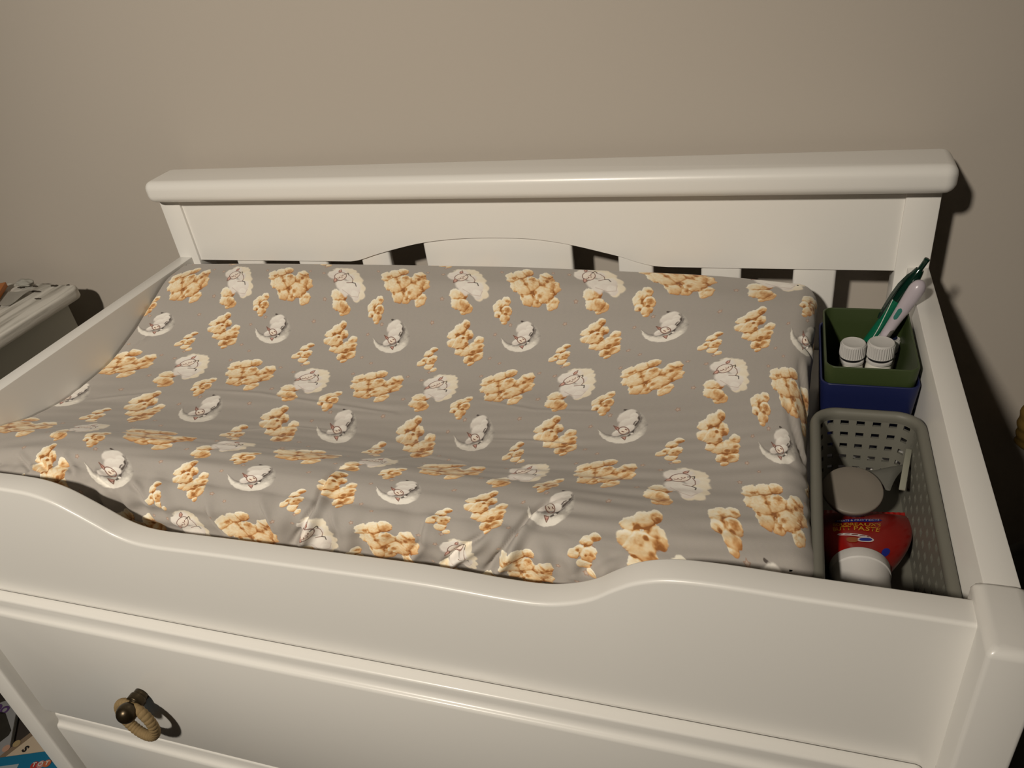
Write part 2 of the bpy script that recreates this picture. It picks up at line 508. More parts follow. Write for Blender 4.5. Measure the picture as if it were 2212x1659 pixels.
# ------------------------------------------------------------------ printed cover: motif tile painted as flat print
def print_tile(N=720):
    rng = np.random.RandomState(11)
    u = (np.arange(N) + .5) / N
    U, Vv = np.meshgrid(u, u)          # Vv upward
    CW, CH = .158, .155
    def noise(fmax, seed, n=26):
        r = np.random.RandomState(seed); out = np.zeros((N, N))
        for _ in range(n):
            fx, fy = r.randint(-fmax, fmax + 1), r.randint(-fmax, fmax + 1)
            if fx == 0 and fy == 0: continue
            out += np.cos(2 * np.pi * (fx * U + fy * Vv) + r.rand() * 6.28) / (1 + .5 * math.hypot(fx, fy) / fmax)
        return out / np.abs(out).max()
    n1, n2, n3 = noise(22, 1), noise(40, 2, 40), noise(11, 3)
    # a cloud is a lumpy relief: bumps merged, roughened, then toned by its own painted light
    fx_ = np.fft.fftfreq(N)[:, None]; fy_ = np.fft.fftfreq(N)[None, :]
    def blur(a, px):
        return np.real(np.fft.ifft2(np.fft.fft2(a) * np.exp(-2 * (np.pi * px) ** 2 * (fx_ ** 2 + fy_ ** 2))))
    fr = np.zeros((N, N)); rr_ = np.random.RandomState(8)
    for o_, am_ in ((30, 1.0), (60, .6), (110, .35)):
        w_ = rr_.randn(N, N); w_ = blur(w_, N / o_ / 3.2); fr += am_ * w_ / w_.std()
    fr /= fr.std()
    img = np.empty((N, N, 3)); img[:] = (.405, .375, .348)
    img *= (1 + .02 * n2)[..., None]
    def d2(c):
        du = (U - c[0] + .5) % 1 - .5; dv = (Vv - c[1] + .5) % 1 - .5
        return du * CW, dv * CH
    def over(a, col):
        nonlocal img
        col = np.asarray(col)
        img = img * (1 - a[..., None]) + (col if col.ndim == 3 else col[None, None, :]) * a[..., None]
    def ss(x, a, b):
        t = np.clip((x - a) / (b - a), 0, 1); return t * t * (3 - 2 * t)
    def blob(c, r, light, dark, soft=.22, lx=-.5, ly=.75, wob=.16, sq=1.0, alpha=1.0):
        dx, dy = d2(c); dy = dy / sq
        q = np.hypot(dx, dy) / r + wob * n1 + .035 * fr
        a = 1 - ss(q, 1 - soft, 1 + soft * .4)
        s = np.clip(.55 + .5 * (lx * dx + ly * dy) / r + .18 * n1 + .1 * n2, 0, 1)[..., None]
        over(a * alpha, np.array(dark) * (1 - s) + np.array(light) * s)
    def stroke(pts, w, col, alpha=1.0):
        best = np.full((N, N), 9.0)
        P = [np.array(p, float) for p in pts]
        for p, q in zip(P, P[1:]):
            du = (U - p[0] + .5) % 1 - .5; dv = (Vv - p[1] + .5) % 1 - .5
            ex, ey = (q[0] - p[0]) * CW, (q[1] - p[1]) * CH
            px, py = du * CW, dv * CH
            t = np.clip((px * ex + py * ey) / max(ex * ex + ey * ey, 1e-12), 0, 1)
            best = np.minimum(best, np.hypot(px - t * ex, py - t * ey))
        over((1 - ss(best, w * .5, w * 1.15)) * alpha, col)
    CREAM, PALE = (.90, .79, .56), (.90, .84, .68)
    LT, TAN, BRN, DRK = (.86, .67, .42), (.66, .41, .19), (.44, .21, .075), (.30, .13, .05)
    WOOL, WOOLS = (.93, .90, .84), (.66, .59, .55)
    LINE, BLK = (.20, .085, .06), (.05, .035, .03)
    # crop pixel -> cell coordinates (affine measured on the fabric)
    def mapper(c0, Uv, Vd, base):
        M = np.linalg.inv(np.array([[Uv[0], Vd[0]], [Uv[1], Vd[1]]]))
        def f(x, y):
            s = M @ np.array([(x - c0[0]) / 4.424, (y - c0[1]) / 4.424])
            return (base[0] + s[0], base[1] - s[1])
        return f
    B = mapper((600, 1085), (276, 26), (-148, 192), (0.0, 0.0))
    T = mapper((354, 672), (250, 26), (-172, 168), (.5, -.5))
    K = .000160
    def ramp(t):
        xs = np.array([0, .18, .36, .54, .74, 1.0])
        cs = np.array([(.33, .13, .04), (.50, .235, .08), (.68, .40, .18), (.83, .61, .35), (.91, .79, .57), (.95, .90, .77)])
        return np.stack([np.interp(t, xs, cs[:, k]) for k in range(3)], -1)
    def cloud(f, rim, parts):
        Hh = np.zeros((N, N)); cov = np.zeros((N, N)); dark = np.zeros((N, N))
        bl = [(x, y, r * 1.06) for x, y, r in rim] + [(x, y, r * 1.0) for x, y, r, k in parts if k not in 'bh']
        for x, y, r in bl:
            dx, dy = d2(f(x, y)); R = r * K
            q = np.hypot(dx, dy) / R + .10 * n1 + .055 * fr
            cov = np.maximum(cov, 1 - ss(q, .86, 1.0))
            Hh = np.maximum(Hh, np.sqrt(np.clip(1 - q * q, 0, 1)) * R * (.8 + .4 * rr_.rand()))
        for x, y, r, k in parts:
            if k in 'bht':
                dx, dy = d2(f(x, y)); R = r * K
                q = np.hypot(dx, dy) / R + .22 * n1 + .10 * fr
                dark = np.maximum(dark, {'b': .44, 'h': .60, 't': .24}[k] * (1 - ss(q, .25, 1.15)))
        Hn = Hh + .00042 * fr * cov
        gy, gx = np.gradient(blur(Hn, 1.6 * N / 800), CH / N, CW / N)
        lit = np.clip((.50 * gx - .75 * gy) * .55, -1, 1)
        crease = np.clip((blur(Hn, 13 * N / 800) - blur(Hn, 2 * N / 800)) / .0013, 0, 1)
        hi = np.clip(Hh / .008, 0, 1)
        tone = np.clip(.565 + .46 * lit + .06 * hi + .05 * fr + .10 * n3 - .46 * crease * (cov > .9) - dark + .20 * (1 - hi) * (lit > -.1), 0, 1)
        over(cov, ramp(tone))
    # small outlined stars
    for (su, sv, r) in [(.30, .10, 1), (.27, -.15, 1), (.86, -.03, .9), (.20, -.33, 1), (.42, -.24, .9), (.80, -.33, 1), (.70, -.42, .9), (.28, -.62, 1), (.32, -.80, 1), (.74, -.66, 1), (.84, -.72, .9), (.75, -.86, 1), (.40, -.92, 1), (.18, -.86, .9)]:
        R = .0026 * r; rot = rng.rand() * 6.28
        P = []
        for k in range(11):
            a = rot + math.pi * k / 5; q = R if k % 2 == 0 else R * .5
            P.append((su + q * math.cos(a) / CW, sv + q * math.sin(a) / CH))
        blob((su, sv), R * .7, (.80, .60, .46), (.72, .50, .38), soft=.4, wob=.05, alpha=.45)
        stroke(P, .00042, (.36, .19, .12), .55)
    big_rim = [(405, 1075, 50), (450, 1000, 62), (560, 975, 62), (665, 950, 50), (480, 1080, 80), (600, 1060, 80), (440, 1160, 60), (505, 1185, 48), (620, 1140, 80), (720, 1080, 80), (800, 1015, 50), (640, 1215, 52), (600, 1240, 32), (760, 1110, 55)]
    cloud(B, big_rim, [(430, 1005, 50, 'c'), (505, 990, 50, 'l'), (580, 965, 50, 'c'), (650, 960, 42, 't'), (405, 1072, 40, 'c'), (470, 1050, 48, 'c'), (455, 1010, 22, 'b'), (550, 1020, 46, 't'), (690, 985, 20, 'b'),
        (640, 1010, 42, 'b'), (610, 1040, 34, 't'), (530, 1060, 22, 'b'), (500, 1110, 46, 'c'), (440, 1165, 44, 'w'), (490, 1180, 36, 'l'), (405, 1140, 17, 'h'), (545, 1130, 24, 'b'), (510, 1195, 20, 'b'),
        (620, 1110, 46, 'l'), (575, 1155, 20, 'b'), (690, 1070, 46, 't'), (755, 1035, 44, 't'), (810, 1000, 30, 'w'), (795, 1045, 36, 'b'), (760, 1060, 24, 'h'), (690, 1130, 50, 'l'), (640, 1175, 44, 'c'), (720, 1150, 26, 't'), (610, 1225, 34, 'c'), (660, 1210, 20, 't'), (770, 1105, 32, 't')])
    sB = lambda x, y: (x, y)
    # small cloud beside the lamb, and a second one beside the moon
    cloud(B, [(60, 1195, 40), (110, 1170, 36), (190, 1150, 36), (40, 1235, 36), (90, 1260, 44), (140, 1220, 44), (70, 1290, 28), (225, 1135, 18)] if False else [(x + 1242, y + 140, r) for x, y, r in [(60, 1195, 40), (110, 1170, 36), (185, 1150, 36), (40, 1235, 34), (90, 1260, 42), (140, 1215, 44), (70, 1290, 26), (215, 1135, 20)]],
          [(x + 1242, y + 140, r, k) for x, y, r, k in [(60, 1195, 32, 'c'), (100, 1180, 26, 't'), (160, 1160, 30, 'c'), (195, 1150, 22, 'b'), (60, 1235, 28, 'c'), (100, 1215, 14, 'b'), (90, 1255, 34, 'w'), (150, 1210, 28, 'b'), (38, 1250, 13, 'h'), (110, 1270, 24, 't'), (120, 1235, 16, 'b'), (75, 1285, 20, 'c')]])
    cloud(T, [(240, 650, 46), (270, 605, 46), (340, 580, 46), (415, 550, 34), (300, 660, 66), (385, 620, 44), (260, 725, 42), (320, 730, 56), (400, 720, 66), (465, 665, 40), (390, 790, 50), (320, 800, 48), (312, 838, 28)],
          [(260, 605, 38, 'c'), (325, 585, 38, 'l'), (300, 610, 20, 'b'), (405, 560, 32, 't'), (425, 560, 16, 'b'), (240, 650, 34, 'c'), (305, 645, 40, 't'), (375, 610, 36, 't'), (335, 632, 16, 'h'), (385, 640, 22, 'b'), (260, 715, 36, 'c'), (315, 715, 40, 'c'), (252, 704, 15, 'h'), (340, 675, 24, 'b'),
           (375, 715, 44, 'l'), (440, 680, 34, 't'), (478, 650, 22, 'w'), (430, 740, 34, 't'), (455, 710, 20, 'b'), (375, 745, 22, 'b'), (385, 785, 36, 'b'), (330, 800, 36, 'b'), (350, 770, 20, 'h'), (318, 835, 22, 'w'), (300, 785, 24, 'l')])
    cloud(T, [(1000, 905, 34), (1050, 880, 32), (1100, 830, 36), (1150, 805, 30), (1050, 940, 36), (1090, 890, 42), (1075, 970, 24), (1120, 870, 30)],
          [(1000, 905, 26, 'c'), (1045, 880, 24, 't'), (1100, 830, 28, 'c'), (1150, 810, 24, 'b'), (1085, 850, 14, 'b'), (1030, 885, 14, 'h'), (1050, 935, 28, 'w'), (1095, 890, 32, 't'), (1080, 895, 12, 'h'), (1120, 880, 22, 'b'), (1075, 965, 18, 'l'), (1090, 940, 16, 'b')])
    # lamb asleep on a cloud
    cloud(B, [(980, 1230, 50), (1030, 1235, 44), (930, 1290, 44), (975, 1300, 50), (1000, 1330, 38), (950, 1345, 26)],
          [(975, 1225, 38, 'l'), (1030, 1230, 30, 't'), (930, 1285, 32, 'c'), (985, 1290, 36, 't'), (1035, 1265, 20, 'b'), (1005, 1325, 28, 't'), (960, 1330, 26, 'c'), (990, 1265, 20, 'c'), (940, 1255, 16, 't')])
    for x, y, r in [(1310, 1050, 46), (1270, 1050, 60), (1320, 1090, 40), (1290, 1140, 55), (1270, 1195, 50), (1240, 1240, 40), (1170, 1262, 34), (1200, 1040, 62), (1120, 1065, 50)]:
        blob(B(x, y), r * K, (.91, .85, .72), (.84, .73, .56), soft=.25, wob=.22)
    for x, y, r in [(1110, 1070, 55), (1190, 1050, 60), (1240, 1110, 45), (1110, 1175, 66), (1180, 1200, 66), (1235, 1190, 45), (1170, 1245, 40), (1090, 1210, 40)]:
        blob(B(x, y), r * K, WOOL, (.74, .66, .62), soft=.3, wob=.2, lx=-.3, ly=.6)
    ell = lambda f, cx, cy, a, b, rot, n=22, t0=0, t1=6.2832: [f(cx + a * math.cos(t) * math.cos(rot) - b * math.sin(t) * math.sin(rot), cy + a * math.cos(t) * math.sin(rot) + b * math.sin(t) * math.cos(rot)) for t in np.linspace(t0, t1, n)]
    blob(B(1160, 1095), 46 * K, (.93, .86, .78), (.86, .72, .62), soft=.3, wob=.05)
    stroke(ell(B, 1160, 1092, 80, 34, -.35), .00062, LINE, .85)
    for pts in ([(1190, 1040), (1215, 1018), (1240, 1010), (1222, 1036), (1195, 1048)], [(1090, 1105), (1060, 1122), (1040, 1142), (1078, 1136), (1100, 1115)]):
        blob(B(*np.mean(pts, axis=0)), 17 * K, (.80, .52, .45), (.55, .28, .22), soft=.4)
        stroke([B(*p) for p in pts + pts[:1]], .0006, LINE, .8)
    stroke(ell(B, 1128, 1102, 16, 9, -.3, 8, .2, 2.9), .0005, LINE); stroke(ell(B, 1182, 1082, 16, 9, -.3, 8, .2, 2.9), .0005, LINE)
    stroke([B(1146, 1105), B(1160, 1112), B(1170, 1100)], .0005, LINE, .7)
    stroke([B(1215, 1075), B(1248, 1068), B(1268, 1062), B(1262, 1080)], .0007, BLK, .9)
    stroke([B(1250, 1080), B(1262, 1105), B(1255, 1135), B(1225, 1158), B(1165, 1156)], .0006, LINE, .8)
    stroke([B(1225, 1158), B(1250, 1165), B(1240, 1185)], .0008, BLK, .85)
    stroke([B(1070, 1200), B(1120, 1245), B(1190, 1255), B(1240, 1225)], .0005, (.5, .38, .33), .5)
    # moon with a sleeping lamb
    mc = T(848, 668)
    du_ = (U - mc[0] + .5) % 1 - .5; dv_ = (Vv - mc[1] + .5) % 1 - .5
    ccx = 4.424 * (250 * du_ + 172 * dv_); ccy = 4.424 * (26 * du_ - 168 * dv_)      # back in crop pixels about the moon
    def ellq(ox, oy, a_, b_, rot):
        x_, y_ = ccx - ox, ccy - oy
        return np.hypot((x_ * math.cos(rot) + y_ * math.sin(rot)) / a_, (-x_ * math.sin(rot) + y_ * math.cos(rot)) / b_)
    qo = ellq(0, 0, 192, 118, -.36) + .012 * fr
    qi = ellq(2, -60, 180, 106, -.36) + .012 * fr
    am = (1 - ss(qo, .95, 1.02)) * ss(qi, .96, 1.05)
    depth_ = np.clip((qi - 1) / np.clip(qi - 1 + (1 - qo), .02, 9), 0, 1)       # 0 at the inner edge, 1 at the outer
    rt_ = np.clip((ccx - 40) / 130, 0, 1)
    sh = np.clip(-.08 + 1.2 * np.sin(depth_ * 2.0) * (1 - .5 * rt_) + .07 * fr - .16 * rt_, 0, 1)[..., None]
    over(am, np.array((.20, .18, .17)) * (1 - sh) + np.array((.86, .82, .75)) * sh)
    stroke([T(935, 562), T(980, 580), T(996, 605), T(985, 640), T(950, 668), T(915, 690), T(888, 725), T(850, 742)], .0013, BLK, .85)
    pass
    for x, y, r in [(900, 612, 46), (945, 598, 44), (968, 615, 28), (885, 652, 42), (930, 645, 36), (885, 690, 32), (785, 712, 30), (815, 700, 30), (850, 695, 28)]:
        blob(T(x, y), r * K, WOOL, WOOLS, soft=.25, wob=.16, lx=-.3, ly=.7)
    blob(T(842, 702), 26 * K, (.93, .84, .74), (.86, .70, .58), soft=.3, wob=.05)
    stroke(ell(T, 842, 700, 36, 27, -.2), .00062, LINE, .85)
    for pts in ([(803, 690), (795, 655), (822, 678)], [(800, 745), (812, 772), (835, 745)]):
        blob(T(*np.mean(pts, axis=0)), 12 * K, (.70, .42, .36), (.48, .24, .2), soft=.4)
        stroke([T(*p) for p in pts + pts[:1]], .0006, LINE, .85)
    stroke([T(828, 700), T(838, 708)], .0006, LINE); stroke([T(858, 690), T(866, 697)], .0006, LINE)
    stroke([T(930, 668), T(945, 655), T(958, 650)], .0008, BLK, .8)
    blob(T(882, 728), 9 * K, WOOL, WOOLS)
    return np.clip(img, 0, 1)

def image_from(name, arr):
    h, w = arr.shape[:2]
    im = bpy.data.images.new(name, w, h, alpha=False, float_buffer=False)
    lin = np.clip(arr, 0, 1)
    srgb = np.where(lin <= .0031308, lin * 12.92, 1.055 * lin ** (1 / 2.4) - .055)
    buf = np.ones((h, w, 4), np.float32); buf[..., :3] = srgb
    im.pixels.foreach_set(buf.ravel()); im.update(); im.pack()
    return im

TIES = np.array([(-0.425,-0.068,-2.00,0.00), (-0.266,-0.064,-1.00,0.00), (-0.099,-0.063,0.00,0.00), (0.069,-0.063,1.00,0.00), (0.233,-0.031,2.00,0.00), (-0.440,-0.212,-2.00,-1.00), (-0.257,-0.215,-1.00,-1.00), (-0.083,-0.221,0.00,-1.00), (0.068,-0.208,1.00,-1.00), (0.220,-0.183,2.00,-1.00), (0.360,-0.213,3.00,-1.00), (-0.445,-0.375,-2.00,-2.00), (-0.236,-0.391,-1.00,-2.00), (-0.060,-0.399,0.00,-2.00), (0.078,-0.393,1.00,-2.00), (0.204,-0.346,2.00,-2.00), (0.351,-0.376,3.00,-2.00), (-0.093,-0.494,0.00,-3.00), (0.044,-0.478,1.00,-3.00), (0.158,-0.473,2.00,-3.00), (-0.334,-0.143,-1.50,-0.50), (-0.160,-0.153,-0.50,-0.50), (0.002,-0.147,0.50,-0.50), (0.159,-0.132,1.50,-0.50), (0.322,-0.112,2.50,-0.50), (-0.343,-0.299,-1.50,-1.50), (-0.157,-0.308,-0.50,-1.50), (0.005,-0.312,0.50,-1.50), (0.145,-0.288,1.50,-1.50), (0.297,-0.277,2.50,-1.50), (-0.325,-0.449,-1.50,-2.50), (-0.168,-0.445,-0.50,-2.50), (-0.020,-0.430,0.50,-2.50), (0.125,-0.431,1.50,-2.50), (0.252,-0.430,2.50,-2.50), (-0.431,-0.144,-2.04,-0.46), (-0.255,-0.139,-1.04,-0.46), (-0.088,-0.143,-0.04,-0.46), (0.073,-0.134,0.96,-0.46), (0.231,-0.116,1.96,-0.46), (0.377,-0.128,2.96,-0.46), (-0.460,-0.287,-2.04,-1.46), (-0.260,-0.295,-1.04,-1.46), (-0.082,-0.305,-0.04,-1.46), (0.068,-0.294,0.96,-1.46), (0.211,-0.266,1.96,-1.46), (0.355,-0.304,2.96,-1.46), (-0.256,-0.443,-1.04,-2.46), (-0.103,-0.431,-0.04,-2.46), (0.040,-0.422,0.96,-2.46), (0.178,-0.423,1.96,-2.46), (-0.385,-0.165,-1.83,-0.64), (-0.204,-0.176,-0.83,-0.64), (-0.040,-0.173,0.17,-0.64), (0.114,-0.157,1.17,-0.64), (0.274,-0.138,2.17,-0.64), (-0.399,-0.326,-1.83,-1.64), (-0.196,-0.344,-0.83,-1.64), (-0.029,-0.347,0.17,-1.64), (0.108,-0.326,1.17,-1.64), (0.250,-0.300,2.17,-1.64), (-0.196,-0.469,-0.83,-2.64), (-0.050,-0.454,0.17,-2.64), (0.083,-0.451,1.17,-2.64), (0.207,-0.453,2.17,-2.64), (-0.348,-0.066,-1.52,-0.05), (-0.180,-0.064,-0.52,-0.05), (-0.015,-0.059,0.48,-0.05), (0.144,-0.046,1.48,-0.05), (-0.350,-0.215,-1.52,-1.05), (-0.171,-0.224,-0.52,-1.05), (-0.008,-0.224,0.48,-1.05), (0.139,-0.204,1.48,-1.05), (0.296,-0.184,2.48,-1.05), (-0.146,-0.397,-0.52,-2.05), (0.013,-0.400,0.48,-2.05), (0.134,-0.368,1.48,-2.05), (0.273,-0.351,2.48,-2.05), (-0.166,-0.498,-0.52,-3.05), (-0.030,-0.488,0.48,-3.05), (0.110,-0.483,1.48,-3.05), (-0.301,-0.098,-1.37,-0.20), (-0.135,-0.099,-0.37,-0.20), (0.027,-0.091,0.63,-0.20), (0.191,-0.077,1.63,-0.20), (0.368,-0.054,2.63,-0.20), (-0.302,-0.247,-1.37,-1.20), (-0.127,-0.257,-0.37,-1.20), (0.027,-0.250,0.63,-1.20), (0.175,-0.226,1.63,-1.20), (0.329,-0.229,2.63,-1.20), (0.163,-0.389,1.63,-2.20), (0.304,-0.399,2.63,-2.20), (0.314,-0.435,2.70,-2.36), (0.314,-0.436,2.70,-2.36), (0.340,-0.432,2.86,-2.31), (0.341,-0.433,2.86,-2.31), (0.359,-0.434,3.00,-2.27), (0.360,-0.434,3.00,-2.27), (0.361,-0.434,3.00,-2.27), (0.378,-0.422,3.18,-2.25), (0.380,-0.421,3.18,-2.25)], float)

def lattice(st):
    """fabric metres -> print repeat coordinates, following how the cloth is stretched."""
    X = TIES[:, :2]; Yv = TIES[:, 2:]; n = len(X)
    A = np.c_[X, np.ones(n)]
    co, *_ = np.linalg.lstsq(A, Yv, rcond=None)
    R = Yv - A @ co
    sg = .09
    def ker(P):
        d = np.linalg.norm(P[:, None, :] - X[None], axis=2) / sg
        return np.exp(-d * d * .5)
    W = np.linalg.solve(ker(X) + .012 * np.eye(n), R)
    out = np.empty((len(st), 2))
    for i in range(0, len(st), 20000):
        s = st[i:i + 20000]
        out[i:i + 20000] = np.c_[s, np.ones(len(s))] @ co + ker(s) @ W
    return out

CREASES = [
    ([(-0.0118, -0.4047), (-0.0216, -0.4146), (-0.0252, -0.4279), (-0.0278, -0.4402), (-0.0274, -0.4552), (-0.0367, -0.4732), (-0.0547, -0.4970)], 0.0035, 0.006),
    ([(0.1337, -0.4471), (0.1254, -0.4573), (0.1140, -0.4670), (0.0924, -0.4889)], 0.003, 0.004),
    ([(0.1855, -0.4026), (0.1720, -0.4143), (0.1622, -0.4290), (0.1543, -0.4459), (0.1474, -0.4626), (0.1296, -0.4887)], 0.0035, 0.006),
    ([(0.2397, -0.4432), (0.2250, -0.4542), (0.2072, -0.4692)], 0.004, 0.0016),
    ([(-0.3558, -0.4375), (-0.3442, -0.4448), (-0.3287, -0.4535)], 0.002, 0.0022),
    ([(-0.3824, -0.4352), (-0.3673, -0.4445), (-0.3499, -0.4549)], 0.002, 0.0022),
    ([(-0.3203, -0.4362), (-0.3107, -0.4446), (-0.2953, -0.4540)], 0.002, 0.0022),
    ([(-0.2775, -0.4495), (-0.2605, -0.4580), (-0.2448, -0.4639)], 0.002, 0.0025),
    ([(-0.2272, -0.4552), (-0.2149, -0.4637), (-0.2039, -0.4744)], 0.002, 0.002),
    ([(-0.1393, -0.4649), (-0.1348, -0.4788), (-0.1283, -0.4920), (-0.1211, -0.5023)], 0.0025, 0.0022),
    ([(-0.0848, -0.4562), (-0.0756, -0.4675), (-0.0717, -0.4877)], 0.002, 0.0012),
    ([(0.0773, -0.4460), (0.0726, -0.4732), (0.0587, -0.4897)], 0.0025, 0.0015),
    ([(-0.0119, -0.4552), (-0.0055, -0.4756), (-0.0087, -0.4955)], 0.002, 0.0012),
    ([(0.3665, -0.1192), (0.3706, -0.1339), (0.3854, -0.1358)], 0.003, 0.004),
    ([(0.3683, -0.1496), (0.3684, -0.1749), (0.3729, -0.2064), (0.3807, -0.2320)], 0.0035, 0.004),
    ([(0.3539, -0.2116), (0.3574, -0.2394), (0.3616, -0.2644), (0.3677, -0.2864), (0.3740, -0.3062)], 0.003, 0.004),
    ([(0.3445, -0.2807), (0.3535, -0.3110), (0.3634, -0.3225)], 0.004, 0.0015),
    ([(-0.3026, -0.2555), (-0.2146, -0.2528), (-0.1250, -0.2617), (-0.0371, -0.2686)], 0.003, -0.0007),
    ([(-0.1978, -0.3372), (-0.1305, -0.3111), (-0.0638, -0.3125)], 0.0025, -0.0007),
    ([(0.0736, -0.3004), (0.1248, -0.2961), (0.1669, -0.2985)], 0.0025, -0.0006),
    ([(-0.0052, -0.3997), (0.0272, -0.3520), (0.0764, -0.3575)], 0.003, 0.0005),
    ([(-0.4369, -0.2924), (-0.3529, -0.2687)], 0.003, -0.0006),
    ([(0.0394, -0.2317), (0.1102, -0.2446), (0.1820, -0.2414)], 0.0025, -0.0004),
    ([(-0.4426, -0.1585), (-0.4552, -0.2041)], 0.003, 0.002),
]

def crease_disp(st):
    tot = np.zeros(len(st))
    for pts, w, d in CREASES:
        P = np.array(pts)
        lo, hi = P.min(0) - 6 * w, P.max(0) + 6 * w
        sel = np.where(((st >= lo) & (st <= hi)).all(1))[0]
        if not len(sel): continue
        s = st[sel]
        best = np.full(len(s), 9.0); sgn = np.zeros(len(s)); par = np.zeros(len(s))
        seg = np.linalg.norm(np.diff(P, axis=0), axis=1); cum = np.r_[0, np.cumsum(seg)]; L = cum[-1]
        for i in range(len(P) - 1):
            e = P[i + 1] - P[i]; v = s - P[i]
            t = np.clip((v @ e) / (e @ e), 0, 1)
            dd = np.linalg.norm(v - t[:, None] * e, axis=1)
            cr = e[0] * v[:, 1] - e[1] * v[:, 0]
            m = dd < best
            best = np.where(m, dd, best); sgn = np.where(m, np.sign(cr), sgn); par = np.where(m, cum[i] + t * seg[i], par)
        taper = np.clip(np.minimum(par / (.25 * L), (L - par) / (.12 * L) + .35), 0, 1)
        sd = best * sgn / (1.2 * w)
        # one-sided pleat: a groove with a raised lip on one flank
        shape = -np.exp(-(sd * 1.5) ** 2) + .85 * np.exp(-((sd - 1.5) * .85) ** 2)
        tot[sel] += (min(1.5 * d, .007) if P[0, 0] < .33 else .55 * d) * taper * shape
    return tot

def build_pad():
    V, ST, Q = pad_grid(560, 260)
    n = len(V)
    tri = np.concatenate([Q[:, [0, 1, 2]], Q[:, [0, 2, 3]]])
    fn = np.cross(V[tri[:, 1]] - V[tri[:, 0]], V[tri[:, 2]] - V[tri[:, 0]])
    N = np.zeros_like(V)
    for k in range(3):
        np.add.at(N, tri[:, k], fn)
    N /= np.linalg.norm(N, axis=1)[:, None] + 1e-12
    if N[:1000, 2].mean() < 0:
        N = -N; Q = Q[:, ::-1]
    s, t = ST[:, 0], ST[:, 1]
    D = crease_disp(ST)
    # soft long wrinkles, stronger near the front roll
    r = np.random.RandomState(5)
    front = np.clip((-t - .20) / .18, 0, 1)
    for k in range(14):
        f = r.uniform(25, 70); sl = r.uniform(-.10, .22); ph = r.rand() * 6.28
        env = np.clip(np.sin(s * r.uniform(4, 11) + t * r.uniform(-6, 6) + r.rand() * 6.28), 0, 1) ** 2
        D += .00034 * front * env * np.sin(2 * np.pi * f * (t - sl * s) + ph)
    skirt = np.clip((-t - .44) / .02, 0, 1) * (s < .37) * (t > -.56)
    for k in range(10):
        f = r.uniform(18, 45); ph = r.rand() * 6.28
        env = np.clip(np.sin(s * r.uniform(8, 20) + r.rand() * 6.28), 0, 1) ** 2
        D += .0013 * skirt * env * np.sin(2 * np.pi * f * (s + (t + .45) * r.uniform(-.5, .5)) + ph)
    right = np.clip((s - .375) / .02, 0, 1)
    D += .0012 * right * np.sin(2 * np.pi * 17 * t + 3 * np.sin(9 * t)) * np.sin(60 * (s - .36))
    V = V + N * D[:, None]
    uv = lattice(ST)
    me = bpy.data.meshes.new('changing_pad')
    me.vertices.add(n); me.vertices.foreach_set('co', V.ravel())
    nf = len(Q)
    me.loops.add(nf * 4); me.loops.foreach_set('vertex_index', Q.ravel().astype(np.int32))
    me.polygons.add(nf)
    me.polygons.foreach_set('loop_start', np.arange(0, nf * 4, 4, dtype=np.int32))
    ul = me.uv_layers.new(name='print')
    ul.data.foreach_set('uv', uv[Q.ravel()].astype(np.float32).ravel())
    me.update(calc_edges=True); me.validate()
    m = mat('printed_jersey', (.5, .5, .5), 0.9, 0.12)
    nt = m.node_tree; b = nt.nodes['Principled BSDF']
    b.inputs['Sheen Weight'].default_value = .15
    um = nt.nodes.new('ShaderNodeUVMap'); um.uv_map = 'print'
    ti = nt.nodes.new('ShaderNodeTexImage'); ti.image = image_from('cover_print', print_tile()); ti.extension = 'REPEAT'
    nt.links.new(um.outputs[0], ti.inputs[0]); nt.links.new(ti.outputs[0], b.inputs['Base Color'])
    tc = nt.nodes.new('ShaderNodeTexCoord')
    nz = nt.nodes.new('ShaderNodeTexNoise'); nz.inputs['Scale'].default_value = 900; nz.inputs['Detail'].default_value = 2
    bp_ = nt.nodes.new('ShaderNodeBump'); bp_.inputs['Strength'].default_value = .12; bp_.inputs['Distance'].default_value = .0006
    nt.links.new(tc.outputs['Object'], nz.inputs['Vector']); nt.links.new(nz.outputs['Fac'], bp_.inputs['Height']); nt.links.new(bp_.outputs[0], b.inputs['Normal'])
    o = link_mesh('changing_pad', me, m)
    tag(o, 'contoured changing pad in grey cover printed with golden clouds, sleeping lambs, moons and stars', 'changing pad')
    return o
build_pad()

# ------------------------------------------------------------------ bins with medicine bottles, pen and thermometer
M_GREEN = mat('green_plastic', (0.036, 0.054, 0.016), 0.45, 0.4, bump=.05, bscale=500)  # green darkened: a shadow over the tray is put into the colour
M_BLUE = mat('blue_plastic', (0.009, 0.014, 0.068), 0.42, 0.4, bump=.05, bscale=500)  # blue lowered as well, carrying the unmodelled shadow on the bins
M_CAP = mat('white_plastic', (0.58, 0.565, 0.55), 0.42, 0.4)  # white toned down to stand for weaker light in the tray
M_LABEL = mat('bottle_label', (0.70, 0.68, 0.62), 0.55, 0.3)
M_BLK = mat('black_band', (0.012, 0.012, 0.014), 0.5, 0.3)
M_NAVY = mat('navy_disc', (0.012, 0.018, 0.05), 0.4, 0.4)

def rrect(x0, x1, y0, y1, r, n=6):
    out = []
    for cx, cy, a0 in ((x1 - r, y1 - r, 0), (x0 + r, y1 - r, 90), (x0 + r, y0 + r, 180), (x1 - r, y0 + r, 270)):
        for k in range(n + 1):
            a = math.radians(a0 + 90 * k / n)
            out.append((cx + r * math.cos(a), cy + r * math.sin(a)))
    return out

